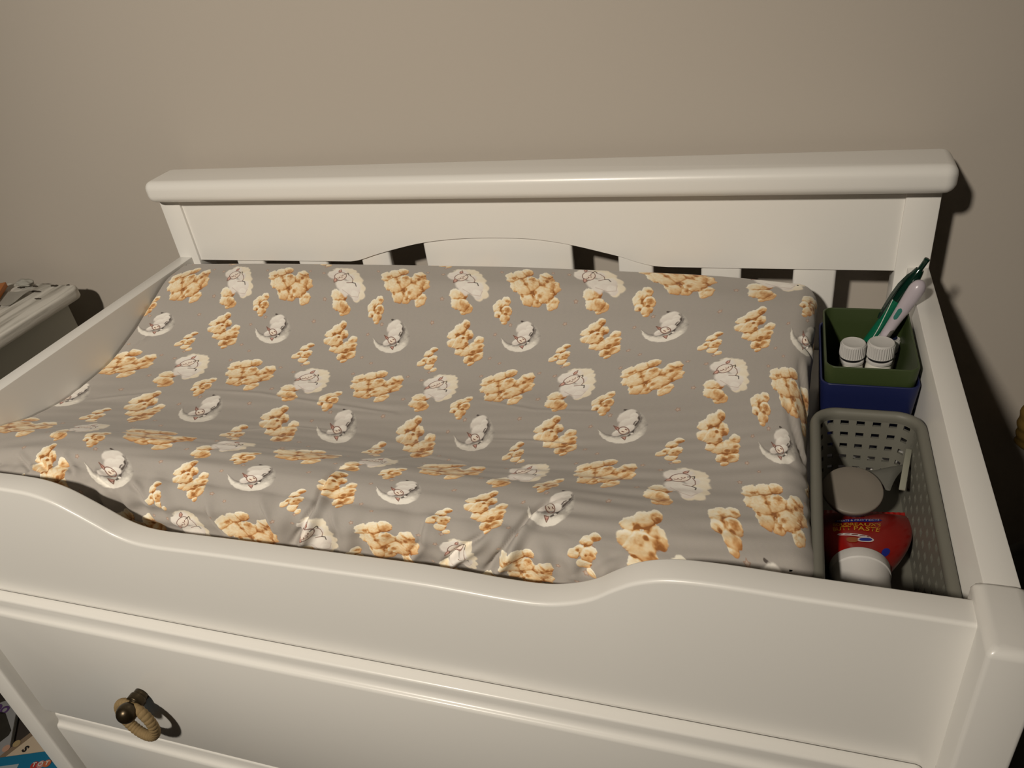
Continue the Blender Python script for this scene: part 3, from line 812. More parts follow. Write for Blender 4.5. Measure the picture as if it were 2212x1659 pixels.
def bin_bm(x0, x1, y0, y1, z0, z1, taper, wall, r):
    """square tapered tub, open on top, with a rounded lip."""
    bm = bmesh.new()
    def ring(ins, z, rr):
        return [bm.verts.new((x, y, z)) for x, y in rrect(x0 + ins, x1 - ins, y0 + ins, y1 - ins, max(rr - ins * .3, .002))]
    h = z1 - z0
    def ti(z):
        return taper * (z1 - z) / h
    rs = [ring(ti(z0) + .003, z0, r), ring(ti(z0 + .003), z0 + .003, r)]
    for k in range(1, 6):
        z = z0 + .003 + (h - .004) * k / 5
        rs.append(ring(ti(z), z, r))
    for k in range(1, 6):
        a = math.pi * k / 5
        rs.append(ring(wall / 2 - wall / 2 * math.cos(a), z1 - .001 + wall / 2 * math.sin(a), r))
    for k in range(4, -1, -1):
        z = z0 + wall + (h - wall - .001) * k / 5
        rs.append(ring(ti(z) + wall, z, r))
    for A, B in zip(rs, rs[1:]):
        n = len(A)
        for i in range(n):
            bm.faces.new((A[i], A[(i + 1) % n], B[(i + 1) % n], B[i]))
    bm.faces.new(rs[0][::-1]); bm.faces.new(rs[-1])
    return bm

TZ = -.1118
o = bm_obj('storage_bin', bin_bm(.3860, .4735, -.193, -.069, TZ, -.0315, .0065, .0022, .010), M_BLUE, None, True, None, 45)
tag(o, 'dark blue square plastic bin under the green bin', 'bin')
o = bm_obj('storage_bin', bin_bm(.3885, .4710, -.1905, -.0715, -.1085, -.0135, .0068, .0020, .010), M_GREEN, None, True, None, 45)
tag(o, 'olive green square plastic bin holding bottles, nested inside the blue bin', 'bin')

def bottle(x, y, ztop, r, h, tilt, label, navy=False):
    zb = -.1062
    t = thing('medicine_bottle', label, 'bottle', (x, y, zb), 'medicine bottles in the green bin')
    M = Matrix.Translation((x, y, zb)) @ Matrix.Rotation(tilt[0], 4, 'X') @ Matrix.Rotation(tilt[1], 4, 'Y')
    H = ztop - zb
    neck = H - h - .004
    body = lathe_bm([(r * .86, 0), (r * .93, .0012), (r * .95, .003), (r * .95, neck - .011), (r * .90, neck - .007), (r * .72, neck - .003), (r * .70, neck)], 40)
    bm_obj('bottle_body', xf(body, M), M_LABEL, t, True, 'white labelled bottle body', 50)
    band = lathe_bm([(r * .80, neck), (r * .86, neck + .0004), (r * .86, neck + .0030), (r * .80, neck + .0034)], 40)
    bm_obj('seal_ring', xf(band, M), M_BLK, t, True, 'black band below the cap', 50)
    low = lathe_bm([(r * .94, neck + .0002 - .0035), (r * .97, neck - .003), (r * .97, neck - .0005), (r * .90, neck + .0002)], 40)
    bm_obj('collar', xf(low, M), M_CAP, t, True, None, 50)
    z0 = neck + .0036; z1 = H
    def rf(rr, z, a):
        if z < z0 + .0012 or z > z1 - .0018:
            return rr
        return rr * (1 + .030 * max(-1, min(1, 2.5 * math.sin(a * 34))))
    prof = [(r * .97, z0), (r * 1.0, z0 + .0004), (r * 1.0, z0 + .0011), (r * .995, z0 + .0013), (r * .975, z1 - .0020), (r * .965, z1 - .0016), (r * .93, z1 - .0004), (r * .86, z1), (r * .80, z1 - .0003), (r * .2, z1 - .0005)]
    bm_obj('ribbed_cap', xf(lathe_bm(prof, 240, True, True, rf), M), M_CAP, t, True, 'white ribbed screw cap', 30)
    if navy:
        d = lathe_bm([(r * .62, z1 - .0004), (r * .62, z1 + .0004), (r * .5, z1 + .0006)], 32)
        bm_obj('cap_disc', xf(d, M), M_NAVY, t, True, 'dark blue disc on the cap', 40)
bottle(.4192, -.1105, -.0325, .0124, .0150, (0, 0), 'white ribbed cap bottle in green bin, left one of the front pair')
bottle(.4458, -.1080, -.0320, .0132, .0155, (0, 0), 'white ribbed cap bottle in green bin, right one of the front pair')
bottle(.4555, -.0810, -.0420, .0092, .0150, (.0, .04), 'small bottle with dark blue topped cap behind the front bottles', True)

# white folded slip in the corner of the bin
bm = box_bm(-.0085, .0085, -.005, .005, -.012, .012, .0008, 2)
o = bm_obj('paper_packet', xf(bm, Matrix.Translation((.4035, -.1015, -.0935)) @ Matrix.Rotation(.25, 4, 'Z') @ Matrix.Rotation(.15, 4, 'Y')), mat('white_paper', (.72, .70, .66), .7, .2), None, True, None, 40)
tag(o, 'small white packet in the left corner of the green bin', 'packet')

# clip pen
M_PEN = mat('green_pen_barrel', (0.004, 0.115, 0.060), 0.25, 0.5, coat=.3)
M_PEND = mat('dark_green_gloss', (0.003, 0.022, 0.014), 0.10, 0.5, coat=.5)
M_STRIPE = mat('pale_stripe', (0.62, 0.64, 0.60), 0.4, 0.4)
A = Vector((.4090, -.0900, -.1040)); Bp = Vector((.4800, -.0745, .0450))
Lp = (Bp - A).length
pen = thing('ballpoint_pen', 'green clip pen with pale wavy stripes leaning in the green bin', 'pen', A)
FM = frame_to(A, Bp)
def pen_r(s):
    # s in 0..1 from tip to button
    pts = [(0, .0012), (.03, .0024), (.10, .0046), (.22, .0057), (.40, .0058), (.55, .0053), (.64, .0055), (.70, .0062), (.78, .0066), (.84, .0062), (.90, .0048), (.925, .0038)]
    for (a, b), (c, d) in zip(pts, pts[1:]):
        if a <= s <= c:
            return b + (d - b) * (s - a) / (c - a)
    return pts[-1][1]
ss_ = [i / 40 * .70 for i in range(41)]
bm_obj('barrel', xf(lathe_bm([(pen_r(s), s * Lp) for s in ss_], 28), FM), M_PEN, pen, True, 'bright green lower barrel', 40)
ss_ = [.70 + i / 16 * .225 for i in range(17)]
bm_obj('upper_barrel', xf(lathe_bm([(pen_r(s) * 1.12, s * Lp) for s in ss_], 28), FM), M_PEND, pen, True, 'dark green glossy upper end', 40)
bm_obj('push_button', xf(lathe_bm([(.0026, .92 * Lp), (.0027, .985 * Lp), (.0030, .99 * Lp), (.0028, 1.0 * Lp), (.0015, 1.003 * Lp)], 20), FM), M_PEND, pen, True, 'dark green push button', 40)
# clip on the upper-left side of the pen as seen from the room
side = Vector((-.72, -.30, .45)); ax = (Bp - A).normalized(); side = (side - ax * side.dot(ax)).normalized(); w_ = ax.cross(side)
bm = bmesh.new()
cl = [(.905, .0040, .0012), (.87, .0070, .0018), (.80, .0096, .0022), (.72, .0098, .0022), (.64, .0090, .0018), (.58, .0082, .0012), (.555, .0074, .0006)]
rings = []
for s, off, hw in cl:
    c = A + ax * (s * Lp) + side * off
    rings.append([bm.verts.new(c + w_ * (hw * sx) + side * (.0008 * sy)) for sx, sy in ((-1, -1), (1, -1), (1, 1), (-1, 1))])
for R0, R1 in zip(rings, rings[1:]):
    for i in range(4):
        bm.faces.new((R0[i], R0[(i + 1) % 4], R1[(i + 1) % 4], R1[i]))
bm.faces.new(rings[0][::-1]); bm.faces.new(rings[-1])
bm_obj('clip', bm, M_PEND, pen, True, 'dark green curved clip', 40)
toC = (Vector(cam.location) - (A + Bp) / 2); toC = (toC - ax * toC.dot(ax)).normalized(); tw = ax.cross(toC)
for phase, base in ((0, -.55), (1, .35)):
    pts = []
    for i in range(40):
        s = .16 + i / 39 * .56
        ang = base + .55 * math.sin((s * 9 + phase * .9))
        r_ = pen_r(s) + .0001
        pts.append(A + ax * (s * Lp) + (toC * math.cos(ang) - tw * math.sin(ang)) * r_)
    bm_obj('stripe', tube_bm(pts, .00045, 6), M_STRIPE, pen, True, 'pale wavy stripe')

# digital thermometer
M_THERM = mat('lilac_white_plastic', (0.48, 0.43, 0.48), 0.3, 0.5, coat=.2)  # lilac white lowered to imitate the dimmer light over the bins
A = Vector((.4285, -.0932, -.0850)); Bp = Vector((.4765, -.0885, .0280))
th = thing('thermometer', 'lilac white digital thermometer with teal button leaning beside the green pen', 'thermometer', A)
Lt = (Bp - A).length; FT = frame_to(A, Bp)
prof = [(.0010, 0), (.0016, .004), (.0018, .030), (.0024, .036), (.0042, .046), (.0052, .058), (.0060, .078), (.0070, .094), (.0077, .106), (.0078, .112)]
for k in range(1, 9):
    a = math.pi / 2 * k / 8
    prof.append((max(.0078 * math.cos(a), .0002), .112 + (Lt - .112) * math.sin(a)))
bm = lathe_bm(prof, 32)
ax = (Bp - A).normalized()
bm_obj('thermometer_body', xf(bm, FT), M_THERM, th, True, None, 60)
toC = (Vector(cam.location) - Bp); toC = (toC - ax * toC.dot(ax)).normalized(); tw = ax.cross(toC)
def patch(name, s0, s1, a0, a1, m, lab, lift=.0005):
    bm = bmesh.new(); g = []
    for i in range(9):
        s = s0 + (s1 - s0) * i / 8
        rr = np.interp(s, [p[1] for p in prof], [p[0] for p in prof])
        row = []
        edge = math.sqrt(max(0, 1 - (abs(i / 4 - 1)) ** 6))
        for k in range(7):
            a = (a0 + a1) / 2 + (a1 - a0) / 2 * (k / 3 - 1) * max(edge, .25)
            row.append(bm.verts.new(A + ax * s + (toC * math.cos(a) + tw * math.sin(a)) * (rr + lift)))
        g.append(row)
    for i in range(8):
        for k in range(6):
            bm.faces.new((g[i][k], g[i][k + 1], g[i + 1][k + 1], g[i + 1][k]))
    ex = bmesh.ops.extrude_face_region(bm, geom=bm.faces[:])
    for v in [e for e in ex['geom'] if isinstance(e, bmesh.types.BMVert)]:
        d = v.co - (A + ax * (v.co - A).dot(ax)); v.co -= d.normalized() * .0012
    return bm_obj(name, bm, m, th, True, lab, 50)
patch('button', .0770, .0905, -.55, .10, mat('teal_rubber', (0.03, 0.17, 0.14), .5, .3), 'teal rubber button')
patch('display', .050, .066, .35, 1.25, mat('grey_display', (0.16, 0.15, 0.14), .25, .5), 'small grey display window', .0002)

# grey file between pen and thermometer
bm = box_bm(-.0035, .0035, -.0007, .0007, 0, .125, .0004, 1)
o = bm_obj('nail_file', xf(bm, frame_to((.4260, -.0795, -.1050), (.4655, -.0740, .0080)) @ Matrix.Rotation(.5, 4, 'Z')), mat('grey_file', (.13, .125, .115), .7, .2), None, True, None, 40)
tag(o, 'thin grey file between the pen and the thermometer', 'nail file')

# ------------------------------------------------------------------ slotted basket
M_BASK = mat('grey_beige_plastic', (0.155, 0.152, 0.128), 0.5, 0.35, bump=.04, bscale=400)  # base colour cut to paint in a shadow that nothing here casts
bk = thing('plastic_basket', 'grey beige slotted plastic basket with rounded rim beside the changing pad', 'basket', (.425, -.335, TZ))
BX0, BX1, BY0, BY1, BZ0, BZ1 = .3812, .4705, -.4600, -.2215, TZ, -.0400
BR, BTAP = .020, .0075
BH = BZ1 - BZ0
def outline(ins, n=10):
    return rrect(BX0 + ins, BX1 - ins, BY0 + ins, BY1 - ins, BR, n)
def loop_len(P):
    return [math.hypot(P[(i + 1) % len(P)][0] - P[i][0], P[(i + 1) % len(P)][1] - P[i][1]) for i in range(len(P))]
def basket_wall():
    base = outline(0.0)
    ln = loop_len(base); tot = sum(ln)
    # resample the rim outline into bars and slots of equal pitch
    pitch = .0142; n = int(round(tot / pitch)); pitch = tot / n
    slot = .52
    def at(s):
        s %= tot
        for i, l in enumerate(ln):
            if s <= l:
                a, b = base[i], base[(i + 1) % len(base)]
                t = s / l
                return (a[0] + (b[0] - a[0]) * t, a[1] + (b[1] - a[1]) * t)
            s -= l
        return base[0]
    params = []
    for k in range(n):
        params += [k * pitch, k * pitch + pitch * slot * .5, k * pitch + pitch * slot, k * pitch + pitch * (slot + (1 - slot) / 2)]
    cx, cy = (BX0 + BX1) / 2, (BY0 + BY1) / 2
    def place(p, z):
        f = BTAP * (BZ1 - z) / BH
        x, y = p
        hx, hy = (BX1 - BX0) / 2, (BY1 - BY0) / 2
        return (cx + (x - cx) * (1 - f / hx), cy + (y - cy) * (1 - f / hy), z)
    zs = [BZ0 + .0008, BZ0 + .0070]
    zr = [-.1055 + .0035]
    levels = [BZ0 + .001]
    rows = []
    z = -.0520
    for r in range(5):
        rows.append((z - .0024, z + .0022)); z -= .0123
    lv = sorted([BZ0 + .001] + [v for r in rows for v in r] + [-.0430])
    slots = {(round(a, 5), round(b, 5)) for a, b in rows}
    bm = bmesh.new()
    V_ = [[bm.verts.new(place(at(s), z)) for s in params] for z in lv]
    m = len(params)
    for j in range(len(lv) - 1):
        open_row = (round(lv[j], 5), round(lv[j + 1], 5)) in slots
        for i in range(m):
            if open_row and i % 4 in (0, 1):
                continue
            bm.faces.new((V_[j][i], V_[j][(i + 1) % m], V_[j + 1][(i + 1) % m], V_[j + 1][i]))
    bmesh.ops.recalc_face_normals(bm, faces=bm.faces)
    bmesh.ops.solidify(bm, geom=bm.faces[:], thickness=.0030)
    return bm
bm_obj('slotted_wall', basket_wall(), M_BASK, bk, True, None, 30)
# rolled rim
def rim():
    bm = bmesh.new()
    prof = [(-.0032, -.0085), (-.0040, -.0040), (-.0034, -.0012), (-.0016, .0006), (.0012, .0010), (.0038, -.0002), (.0050, -.0030), (.0052, -.0060), (.0036, -.0050), (.0010, -.0035), (-.0012, -.0050), (-.0016, -.0085)]
    rs = []
    for off, dz_ in prof:
        rs.append([bm.verts.new((x, y, BZ1 + dz_)) for x, y in rrect(BX0 - off + .001, BX1 + off - .001, BY0 - off + .001, BY1 + off - .001, BR + off, 12)])
    for A_, B_ in zip(rs, rs[1:] + rs[:1]):
        n = len(A_)
        for i in range(n):
            bm.faces.new((A_[i], A_[(i + 1) % n], B_[(i + 1) % n], B_[i]))
    return bm
bm_obj('rolled_rim', rim(), M_BASK, bk, True, None, 60)
bm = bmesh.new()
f0 = [bm.verts.new((x, y, BZ0 + .0024)) for x, y in rrect(BX0 + BTAP, BX1 - BTAP, BY0 + BTAP, BY1 - BTAP, .016, 8)]
f1 = [bm.verts.new((x, y, BZ0 + .0002)) for x, y in rrect(BX0 + BTAP + .001, BX1 - BTAP - .001, BY0 + BTAP + .001, BY1 - BTAP - .001, .016, 8)]
bm.faces.new(f0); bm.faces.new(f1[::-1])
for i in range(len(f0)):
    bm.faces.new((f0[i], f1[i], f1[(i + 1) % len(f0)], f0[(i + 1) % len(f0)]))
bm_obj('basket_floor', bm, M_BASK, bk, True, None, 30)
FL = BZ0 + .0026

# ------------------------------------------------------------------ cream tube lying in the basket
def image_mat(name, arr, rough, spec=.5, coat=0.0):
    m = mat(name, (1, 1, 1), rough, spec, coat=coat)
    nt = m.node_tree
    ti = nt.nodes.new('ShaderNodeTexImage'); ti.image = image_from(name + '_print', arr)
    uv = nt.nodes.new('ShaderNodeUVMap'); uv.uv_map = 'UVMap'
    nt.links.new(uv.outputs[0], ti.inputs[0]); nt.links.new(ti.outputs[0], nt.nodes['Principled BSDF'].inputs['Base Color'])
    return m

M_RED = mat('red_tube_film', (0.32, 0.006, 0.004), 0.28, 0.5, coat=.25, bump=.06, bscale=120)
M_YEL = mat('print_yellow', (0.62, 0.33, 0.03), 0.4, 0.4)
M_BLUEP = mat('print_blue', (0.012, 0.025, 0.30), 0.4, 0.4)
M_WHP = mat('print_white', (0.72, 0.66, 0.66), 0.4, 0.4)
M_BRP = mat('print_brown', (0.32, 0.10, 0.03), 0.5, 0.3)
M_REDP = mat('print_dark_red', (0.16, 0.01, 0.012), 0.5, 0.3)
CAPC = Vector((.4165, -.3760, FL + .0232))      # where the cap meets the tube
CR = .0218
CRL, CRR = Vector((.3940, -.2935, FL + .0030)), Vector((.4630, -.2855, FL + .0030))
tub = thing('cream_tube', 'red squeeze tube of nappy cream with white cap lying in the basket', 'tube', (.42, -.34, FL))
def tube_pt(u, v, lift=0.0):
    """u in -1..1 across, v in 0 (crimp)..1 (cap); upper half surface."""
    f = v
    wdt = (1 - f) * .0350 + f * .0232
    wdt = .0350 * (1 - f) ** 1.0 + .0228 * f + .0085 * math.sin(math.pi * min(1, f * 1.0)) * (1 if f < 1 else 0)
    hgt = .0009 + .0205 * (f ** .62)
    c = (CRL + CRR) / 2 * (1 - f) + CAPC * f
    c = c + Vector((0, 0, 0))
    rt = (CRR - CRL).normalized() * (1 - f) + Vector((1, 0.03, 0)) * f
    rt.normalize()
    a = math.pi / 2 - u * math.pi / 2
    x = math.copysign(abs(math.cos(a)) ** (1 - .25 * (1 - f)), math.cos(a)) * wdt
    zc = FL + .0012 + hgt * (1.02)
    p = c + rt * x
    p.z = zc + math.sin(a) * (hgt + lift) + .0012 * math.sin(u * 5 + v * 4) * f * (1 - f) * 2
    return p
bm = bmesh.new(); NU, NV = 28, 30
rings = []
for j in range(NV + 1):
    v = j / NV
    ring = []
    for i in range(NU + 1):
        u = -1 + 2 * i / NU
        ring.append(bm.verts.new(tube_pt(u, v)))
    hg = .0009 + .0205 * (v ** .62); zc = FL + .0012 + hg * 1.02
    for i in range(NU - 1, 0, -1):
        u = -1 + 2 * i / NU
        p = tube_pt(u, v); p.z = max(2 * zc - p.z, FL + .0004)
        ring.append(bm.verts.new(p))
    rings.append(ring)
for R0, R1 in zip(rings, rings[1:]):
    n = len(R0)
    for i in range(n):
        bm.faces.new((R0[i], R0[(i + 1) % n], R1[(i + 1) % n], R1[i]))
bm.faces.new(rings[0][::-1]); bm.faces.new(rings[-1])
bm_obj('tube_body', bm, M_RED, tub, True, 'glossy red tube body', 60)
# crimped flat end
bm = bmesh.new()
dirc = Vector((-.11, .99, 0))
for i in range(2):
    pass
g = []
for j in range(2):
    row = []
    for i in range(31):
        t = i / 30
        p = CRL.lerp(CRR, t) + Vector((-.0005, .0045 * j, .0004 * (i % 2))) - Vector((0, .001, 0))
        row.append((bm.verts.new(p + Vector((0, 0, .0010))), bm.verts.new(p - Vector((0, 0, .0008)))))
    g.append(row)
for i in range(30):
    bm.faces.new((g[0][i][0], g[0][i + 1][0], g[1][i + 1][0], g[1][i][0]))
    bm.faces.new((g[0][i][1], g[1][i][1], g[1][i + 1][1], g[0][i + 1][1]))
    bm.faces.new((g[1][i][0], g[1][i + 1][0], g[1][i + 1][1], g[1][i][1]))
bm_obj('crimped_end', bm, M_RED, tub, False, 'flat crimped end of the tube')
# cap
capm = Matrix.Translation(CAPC + Vector((0, .001, 0))) @ Matrix.Rotation(math.pi / 2, 4, 'X') @ Matrix.Rotation(.03, 4, 'Y')
prof = [(CR * .6, 0), (CR * 1.02, 0), (CR * 1.035, .0008), (CR * 1.03, .0095), (CR * 1.0, .0104), (CR * .985, .0110), (CR * .955, .0250), (CR * .93, .0330), (CR * .88, .0362), (CR * .78, .0378), (CR * .3, .0384)]
bm_obj('screw_cap', xf(lathe_bm(prof, 64), capm), M_CAP, tub, True, 'white plastic cap', 32)

def on_tube(u, v, lift):
    return tube_pt(u, v, lift)
def text_part(name, body, uc, vc, wu, hv, m, lift, lab, bow=0.0, skew=0.0):
    """flat lettering laid on the tube: centre (uc,vc), width wu in u, height hv in v."""
    cu = bpy.data.curves.new('lettering', 'FONT'); cu.body = body; cu.align_x = 'CENTER'; cu.align_y = 'CENTER'; cu.resolution_u = 3
    cu.offset = .012
    ob = bpy.data.objects.new('lettering_tmp', cu); COL.objects.link(ob)
    dg = bpy.context.evaluated_depsgraph_get()
    me = bpy.data.meshes.new_from_object(ob.evaluated_get(dg))
    bpy.data.objects.remove(ob, do_unlink=True); bpy.data.curves.remove(cu)
    bm = bmesh.new(); bm.from_mesh(me)
    bmesh.ops.triangulate(bm, faces=bm.faces)
    xs = [v.co.x for v in bm.verts]; ys = [v.co.y for v in bm.verts]
    w, h = max(xs) - min(xs), max(ys) - min(ys); cxm, cym = (max(xs) + min(xs)) / 2, (max(ys) + min(ys)) / 2
    for v in bm.verts:
        a = (v.co.x - cxm) / (w / 2); b = (v.co.y - cym) / (h / 2)
        u = uc + a * wu; vv = vc - b * hv + bow * a * a + skew * a
        v.co = on_tube(u, vv, lift)
    bm.normal_update()
    bm.to_mesh(me); bm.free()
    for f in me.polygons: pass
    me.materials.clear()
    return link_mesh(name, me, m, tub, False, lab)
def pill(name, uc, vc, wu, hv, m, lift, lab, bow=0.0, skew=0.0, rnd=1.0):
    bm = bmesh.new(); N = 24; K = 4
    g = []
    for i in range(N + 1):
        a = -1 + 2 * i / N
        e = max(0.02, (1 - abs(a) ** (4 / rnd)) ** .5)
        g.append([bm.verts.new(on_tube(uc + a * wu, vc + (b / K * 2 - 1) * hv * e + bow * a * a + skew * a, lift)) for b in range(K + 1)])
    for i in range(N):
        for b in range(K):
            bm.faces.new((g[i][b], g[i + 1][b], g[i + 1][b + 1], g[i][b + 1]))
    return bm_obj(name, bm, m, tub, True, lab)
pill('blue_banner', -.11, .395, .29, .040, M_BLUEP, .0003, 'blue banner print', -.03, -.02)
text_part('banner_lettering', 'TREATS & PROTECTS', -.11, .397, .25, .024, M_WHP, .0006, 'small white lettering', -.03, -.02)
text_part('name_lettering', "BOUDREAUX'S", -.125, .497, .30, .036, M_YEL, .0004, 'yellow lettering', -.03)
text_part('title_lettering', 'BUTT PASTE', -.13, .592, .31, .046, M_YEL, .0004, 'large yellow lettering', -.015)
pill('white_label', -.15, .732, .25, .026, M_WHP, .0004, 'thin white label strip', .0, .03)
for k_, (uc_, wu_) in enumerate([(-.33, .035), (-.235, .045), (-.125, .05), (-.02, .04), (.055, .02)]):
    pill('label_mark', uc_, .732 + .03 * (uc_ + .15) / .25, wu_, .007, M_REDP, .0007, 'tiny illegible dark mark')
pill('blue_oval', .03, .815, .125, .046, M_WHP, .0004, 'white rimmed oval print', 0, -.012, 1.4)
pill('blue_oval_centre', .03, .815, .095, .030, M_BLUEP, .0007, 'blue oval print', 0, -.012, 1.4)
pill('brown_emblem', -.17, .830, .10, .050, M_BRP, .0004, 'brown emblem print', 0, 0, 1.6)
pill('blue_seal', .47, .930, .085, .070, M_BLUEP, .0004, 'round blue seal print', 0, 0, 2)

# ------------------------------------------------------------------ round brush and loose stick in the basket
M_BRUSH = mat('pale_beige_plastic', (0.175, 0.155, 0.130), 0.5, 0.35)  # beige darkened, shade over the basket put into the colour
M_BRUSHG = mat('grey_clear_plastic', (0.13, 0.13, 0.115), 0.3, 0.5)  # handle grey darkened with the same painted shade
DC = Vector((.4125, -.3040, -.0660))
br = thing('baby_brush', 'round pale brush with tapering grey handle lying over the red tube', 'brush', DC)
RM = Matrix.Translation(DC) @ Matrix.Rotation(math.radians(14), 4, 'X') @ Matrix.Rotation(math.radians(-3), 4, 'Y')
r_ = .0247
prof = [(.0190, -.0120), (.0205, -.0110), (r_ * .95, -.0040), (r_ * .99, -.0020), (r_, -.0006), (r_ * .992, .0004), (r_ * .96, .0010), (r_ * .5, .0014), (.0004, .0015)]
bm_obj('brush_head', xf(lathe_bm(prof, 64), RM), M_BRUSH, br, True, 'round pale brush back', 45)
# bristle field below the head as one mass of short tufts
bm = bmesh.new()
rng = random.Random(4)
for k in range(60):
    rr = .016 * math.sqrt(rng.random()); a = rng.random() * 6.283
    t = bmesh.ops.create_cone(bm, cap_ends=True, segments=5, radius1=.0009, radius2=.0006, depth=.010, matrix=RM @ Matrix.Translation((rr * math.cos(a), rr * math.sin(a), -.016)))
o = bm_obj('bristles', bm, M_CAP, br, True); o['kind'] = 'stuff'
H0 = DC + Vector((.0190, .0150, -.0015)); H1 = Vector((.4600, -.2555, -.0740))
bm = bmesh.new()
axh = (H1 - H0).normalized(); sw = axh.cross(Vector((0, 0, 1))).normalized(); upv = sw.cross(axh)
rows = []
for k in range(9):
    t = k / 8
    hw = .0125 * (1 - t) ** 1.6 + .0024; hh = .0024
    c = H0.lerp(H1, t) + Vector((0, 0, .0025 * math.sin(t * 3.14)))
    rows.append([bm.verts.new(c + sw * (hw * math.cos(q)) + upv * (hh * math.sin(q))) for q in [i * math.pi / 6 for i in range(12)]])
for R0, R1 in zip(rows, rows[1:]):
    for i in range(12):
        bm.faces.new((R0[i], R0[(i + 1) % 12], R1[(i + 1) % 12], R1[i]))
bm.faces.new(rows[0][::-1]); bm.faces.new(rows[-1])
bm_obj('brush_handle', bm, M_BRUSHG, br, True, 'grey tapering handle', 50)
bm = box_bm(-.0026, .0026, -.0012, .0012, 0, .050, .0006, 2)
o = bm_obj('plastic_stick', xf(bm, frame_to((.4535, -.2900, -.0725), (.4625, -.2420, -.0660))), mat('pale_green_plastic', (.27, .27, .22), .45, .4), None, True, None, 40)  # stick colour lowered too, imitating shade in the basket
tag(o, 'pale plastic stick standing at the end of the brush handle', 'stick')

# ------------------------------------------------------------------ weathered table on the left
M_WOODW = mat('weathered_white_wood', (0.52, 0.50, 0.46), 0.6, 0.3, bump=.5, bscale=30)
nt = M_WOODW.node_tree; pb = nt.nodes['Principled BSDF']
for l in list(nt.links):
    if l.to_socket == pb.inputs['Base Color']: nt.links.remove(l)
tc = nt.nodes.new('ShaderNodeTexCoord'); mp = nt.nodes.new('ShaderNodeMapping'); mp.inputs['Scale'].default_value = (26, 3.2, 26)
n1 = nt.nodes.new('ShaderNodeTexNoise'); n1.inputs['Scale'].default_value = 2.6; n1.inputs['Detail'].default_value = 6
cr1 = nt.nodes.new('ShaderNodeValToRGB')
cr1.color_ramp.elements[0].position = .30; cr1.color_ramp.elements[0].color = (.34, .32, .28, 1)
cr1.color_ramp.elements[1].position = .56; cr1.color_ramp.elements[1].color = (.72, .70, .65, 1)
nt.links.new(tc.outputs['Object'], mp.inputs[0]); nt.links.new(mp.outputs[0], n1.inputs['Vector'])
nt.links.new(n1.outputs['Fac'], cr1.inputs[0]); nt.links.new(cr1.outputs[0], pb.inputs['Base Color'])
for n in nt.nodes:
    if n.type == 'BUMP':
        nt.links.new(n1.outputs['Fac'], n.inputs['Height']); n.inputs['Distance'].default_value = .003
M_GREYP = mat('grey_green_paint', (0.46, 0.46, 0.41), 0.6, 0.3, var=.04)
tt = thing('side_table', 'weathered white topped grey side table left of the changing table', 'table', (-1.02, -.25, FZ))
TT = -.068
def plank_bm(x0, x1, y0, y1, z0, z1, seed):
    rng = random.Random(seed)
    bm = roundrect_slab(x0, x1, y0, y1, z0, z1, .006 if x1 < -.76 else .018, .004, 4, 3)
    return bm
xs = [-1.30, -1.160, -1.022, -.884, -.7500]
for k in range(4):
    bm_obj('top_plank', plank_bm(xs[k] + .0008, xs[k + 1] - .0008, -.335, .034, TT - .020, TT - .0006 * (k % 2), k), M_WOODW, tt, True, None, 40)
box('side_panel', -.790, -.768, -.325, .008, FZ, TT - .0202, M_GREYP, tt, .001)
box('side_panel', -1.285, -1.263, -.325, .008, FZ, TT - .0202, M_GREYP, tt, .001)
box('back_panel', -1.263, -.790, -.012, .006, FZ + .05, TT - .0202, M_GREYP, tt)
box('lower_shelf', -1.263, -.790, -.32, -.012, FZ + .25, FZ + .268, M_GREYP, tt)
# dark flakes where the paint has lifted near the back edge
M_FLAKE = mat('bare_dark_wood', (0.055, 0.045, 0.035), 0.8, 0.2)
rng = random.Random(9)
for k, (fx, fy, fw, fl) in enumerate([(-.800, .026, .016, .006), (-.838, .022, .010, .005), (-.862, .016, .014, .006), (-.820, .004, .020, .005), (-.790, -.020, .012, .004), (-.775, .030, .006, .003)]):
    bm = bmesh.new(); N = 14
    tv = []
    for i in range(N):
        a = 6.283 * i / N; q = 1 + rng.uniform(-.35, .35)
        tv.append(bm.verts.new((fx + fw * .5 * q * math.cos(a), fy + fl * .5 * q * math.sin(a), TT + .0004)))
    bm.faces.new(tv)
    e = bmesh.ops.extrude_face_region(bm, geom=bm.faces[:])
    for v in [g_ for g_ in e['geom'] if isinstance(g_, bmesh.types.BMVert)]: v.co.z -= .0018
    bm_obj('paint_chip', bm, M_FLAKE, tt, False, 'dark bare patch in the white paint')

# things on the side table
M_PAPER = mat('off_white_paper', (.62, .60, .55), .7, .2)
bm = bmesh.new(); g = []
for i in range(13):
    row = []
    for j in range(9):
        x, y = -.935 + .113 * i / 12, -.056 + .050 * j / 8
        row.append(bm.verts.new((x + .004 * j / 8, y + .006 * i / 12, TT + .0012 + .0025 * (1 + math.sin(i * .9 + j * .5)) * (i / 12) ** 2)))
    g.append(row)
for i in range(12):
    for j in range(8):
        bm.faces.new((g[i][j], g[i + 1][j], g[i + 1][j + 1], g[i][j + 1]))
bmesh.ops.solidify(bm, geom=bm.faces[:], thickness=.0006)
tag(bm_obj('paper_sheet', bm, M_PAPER, None, True, None, 60), 'off white paper sheet lying on the weathered table', 'paper')
M_ORANGE = mat('orange_plastic', (0.50, 0.16, 0.025), .45, .4)
mk = thing('marker_pen', 'orange square-ended stick lying across the left table', 'marker', (-.93, -.02, TT))
bm = box_bm(-.0048, .0048, -.0042, .0042, 0, .16, .001, 2)
mm = frame_to((-.802, -.125, TT + .0062), (-.890, .010, TT + .0080))
bm_obj('marker_body', xf(bm, mm), M_ORANGE, mk, True, None, 40)
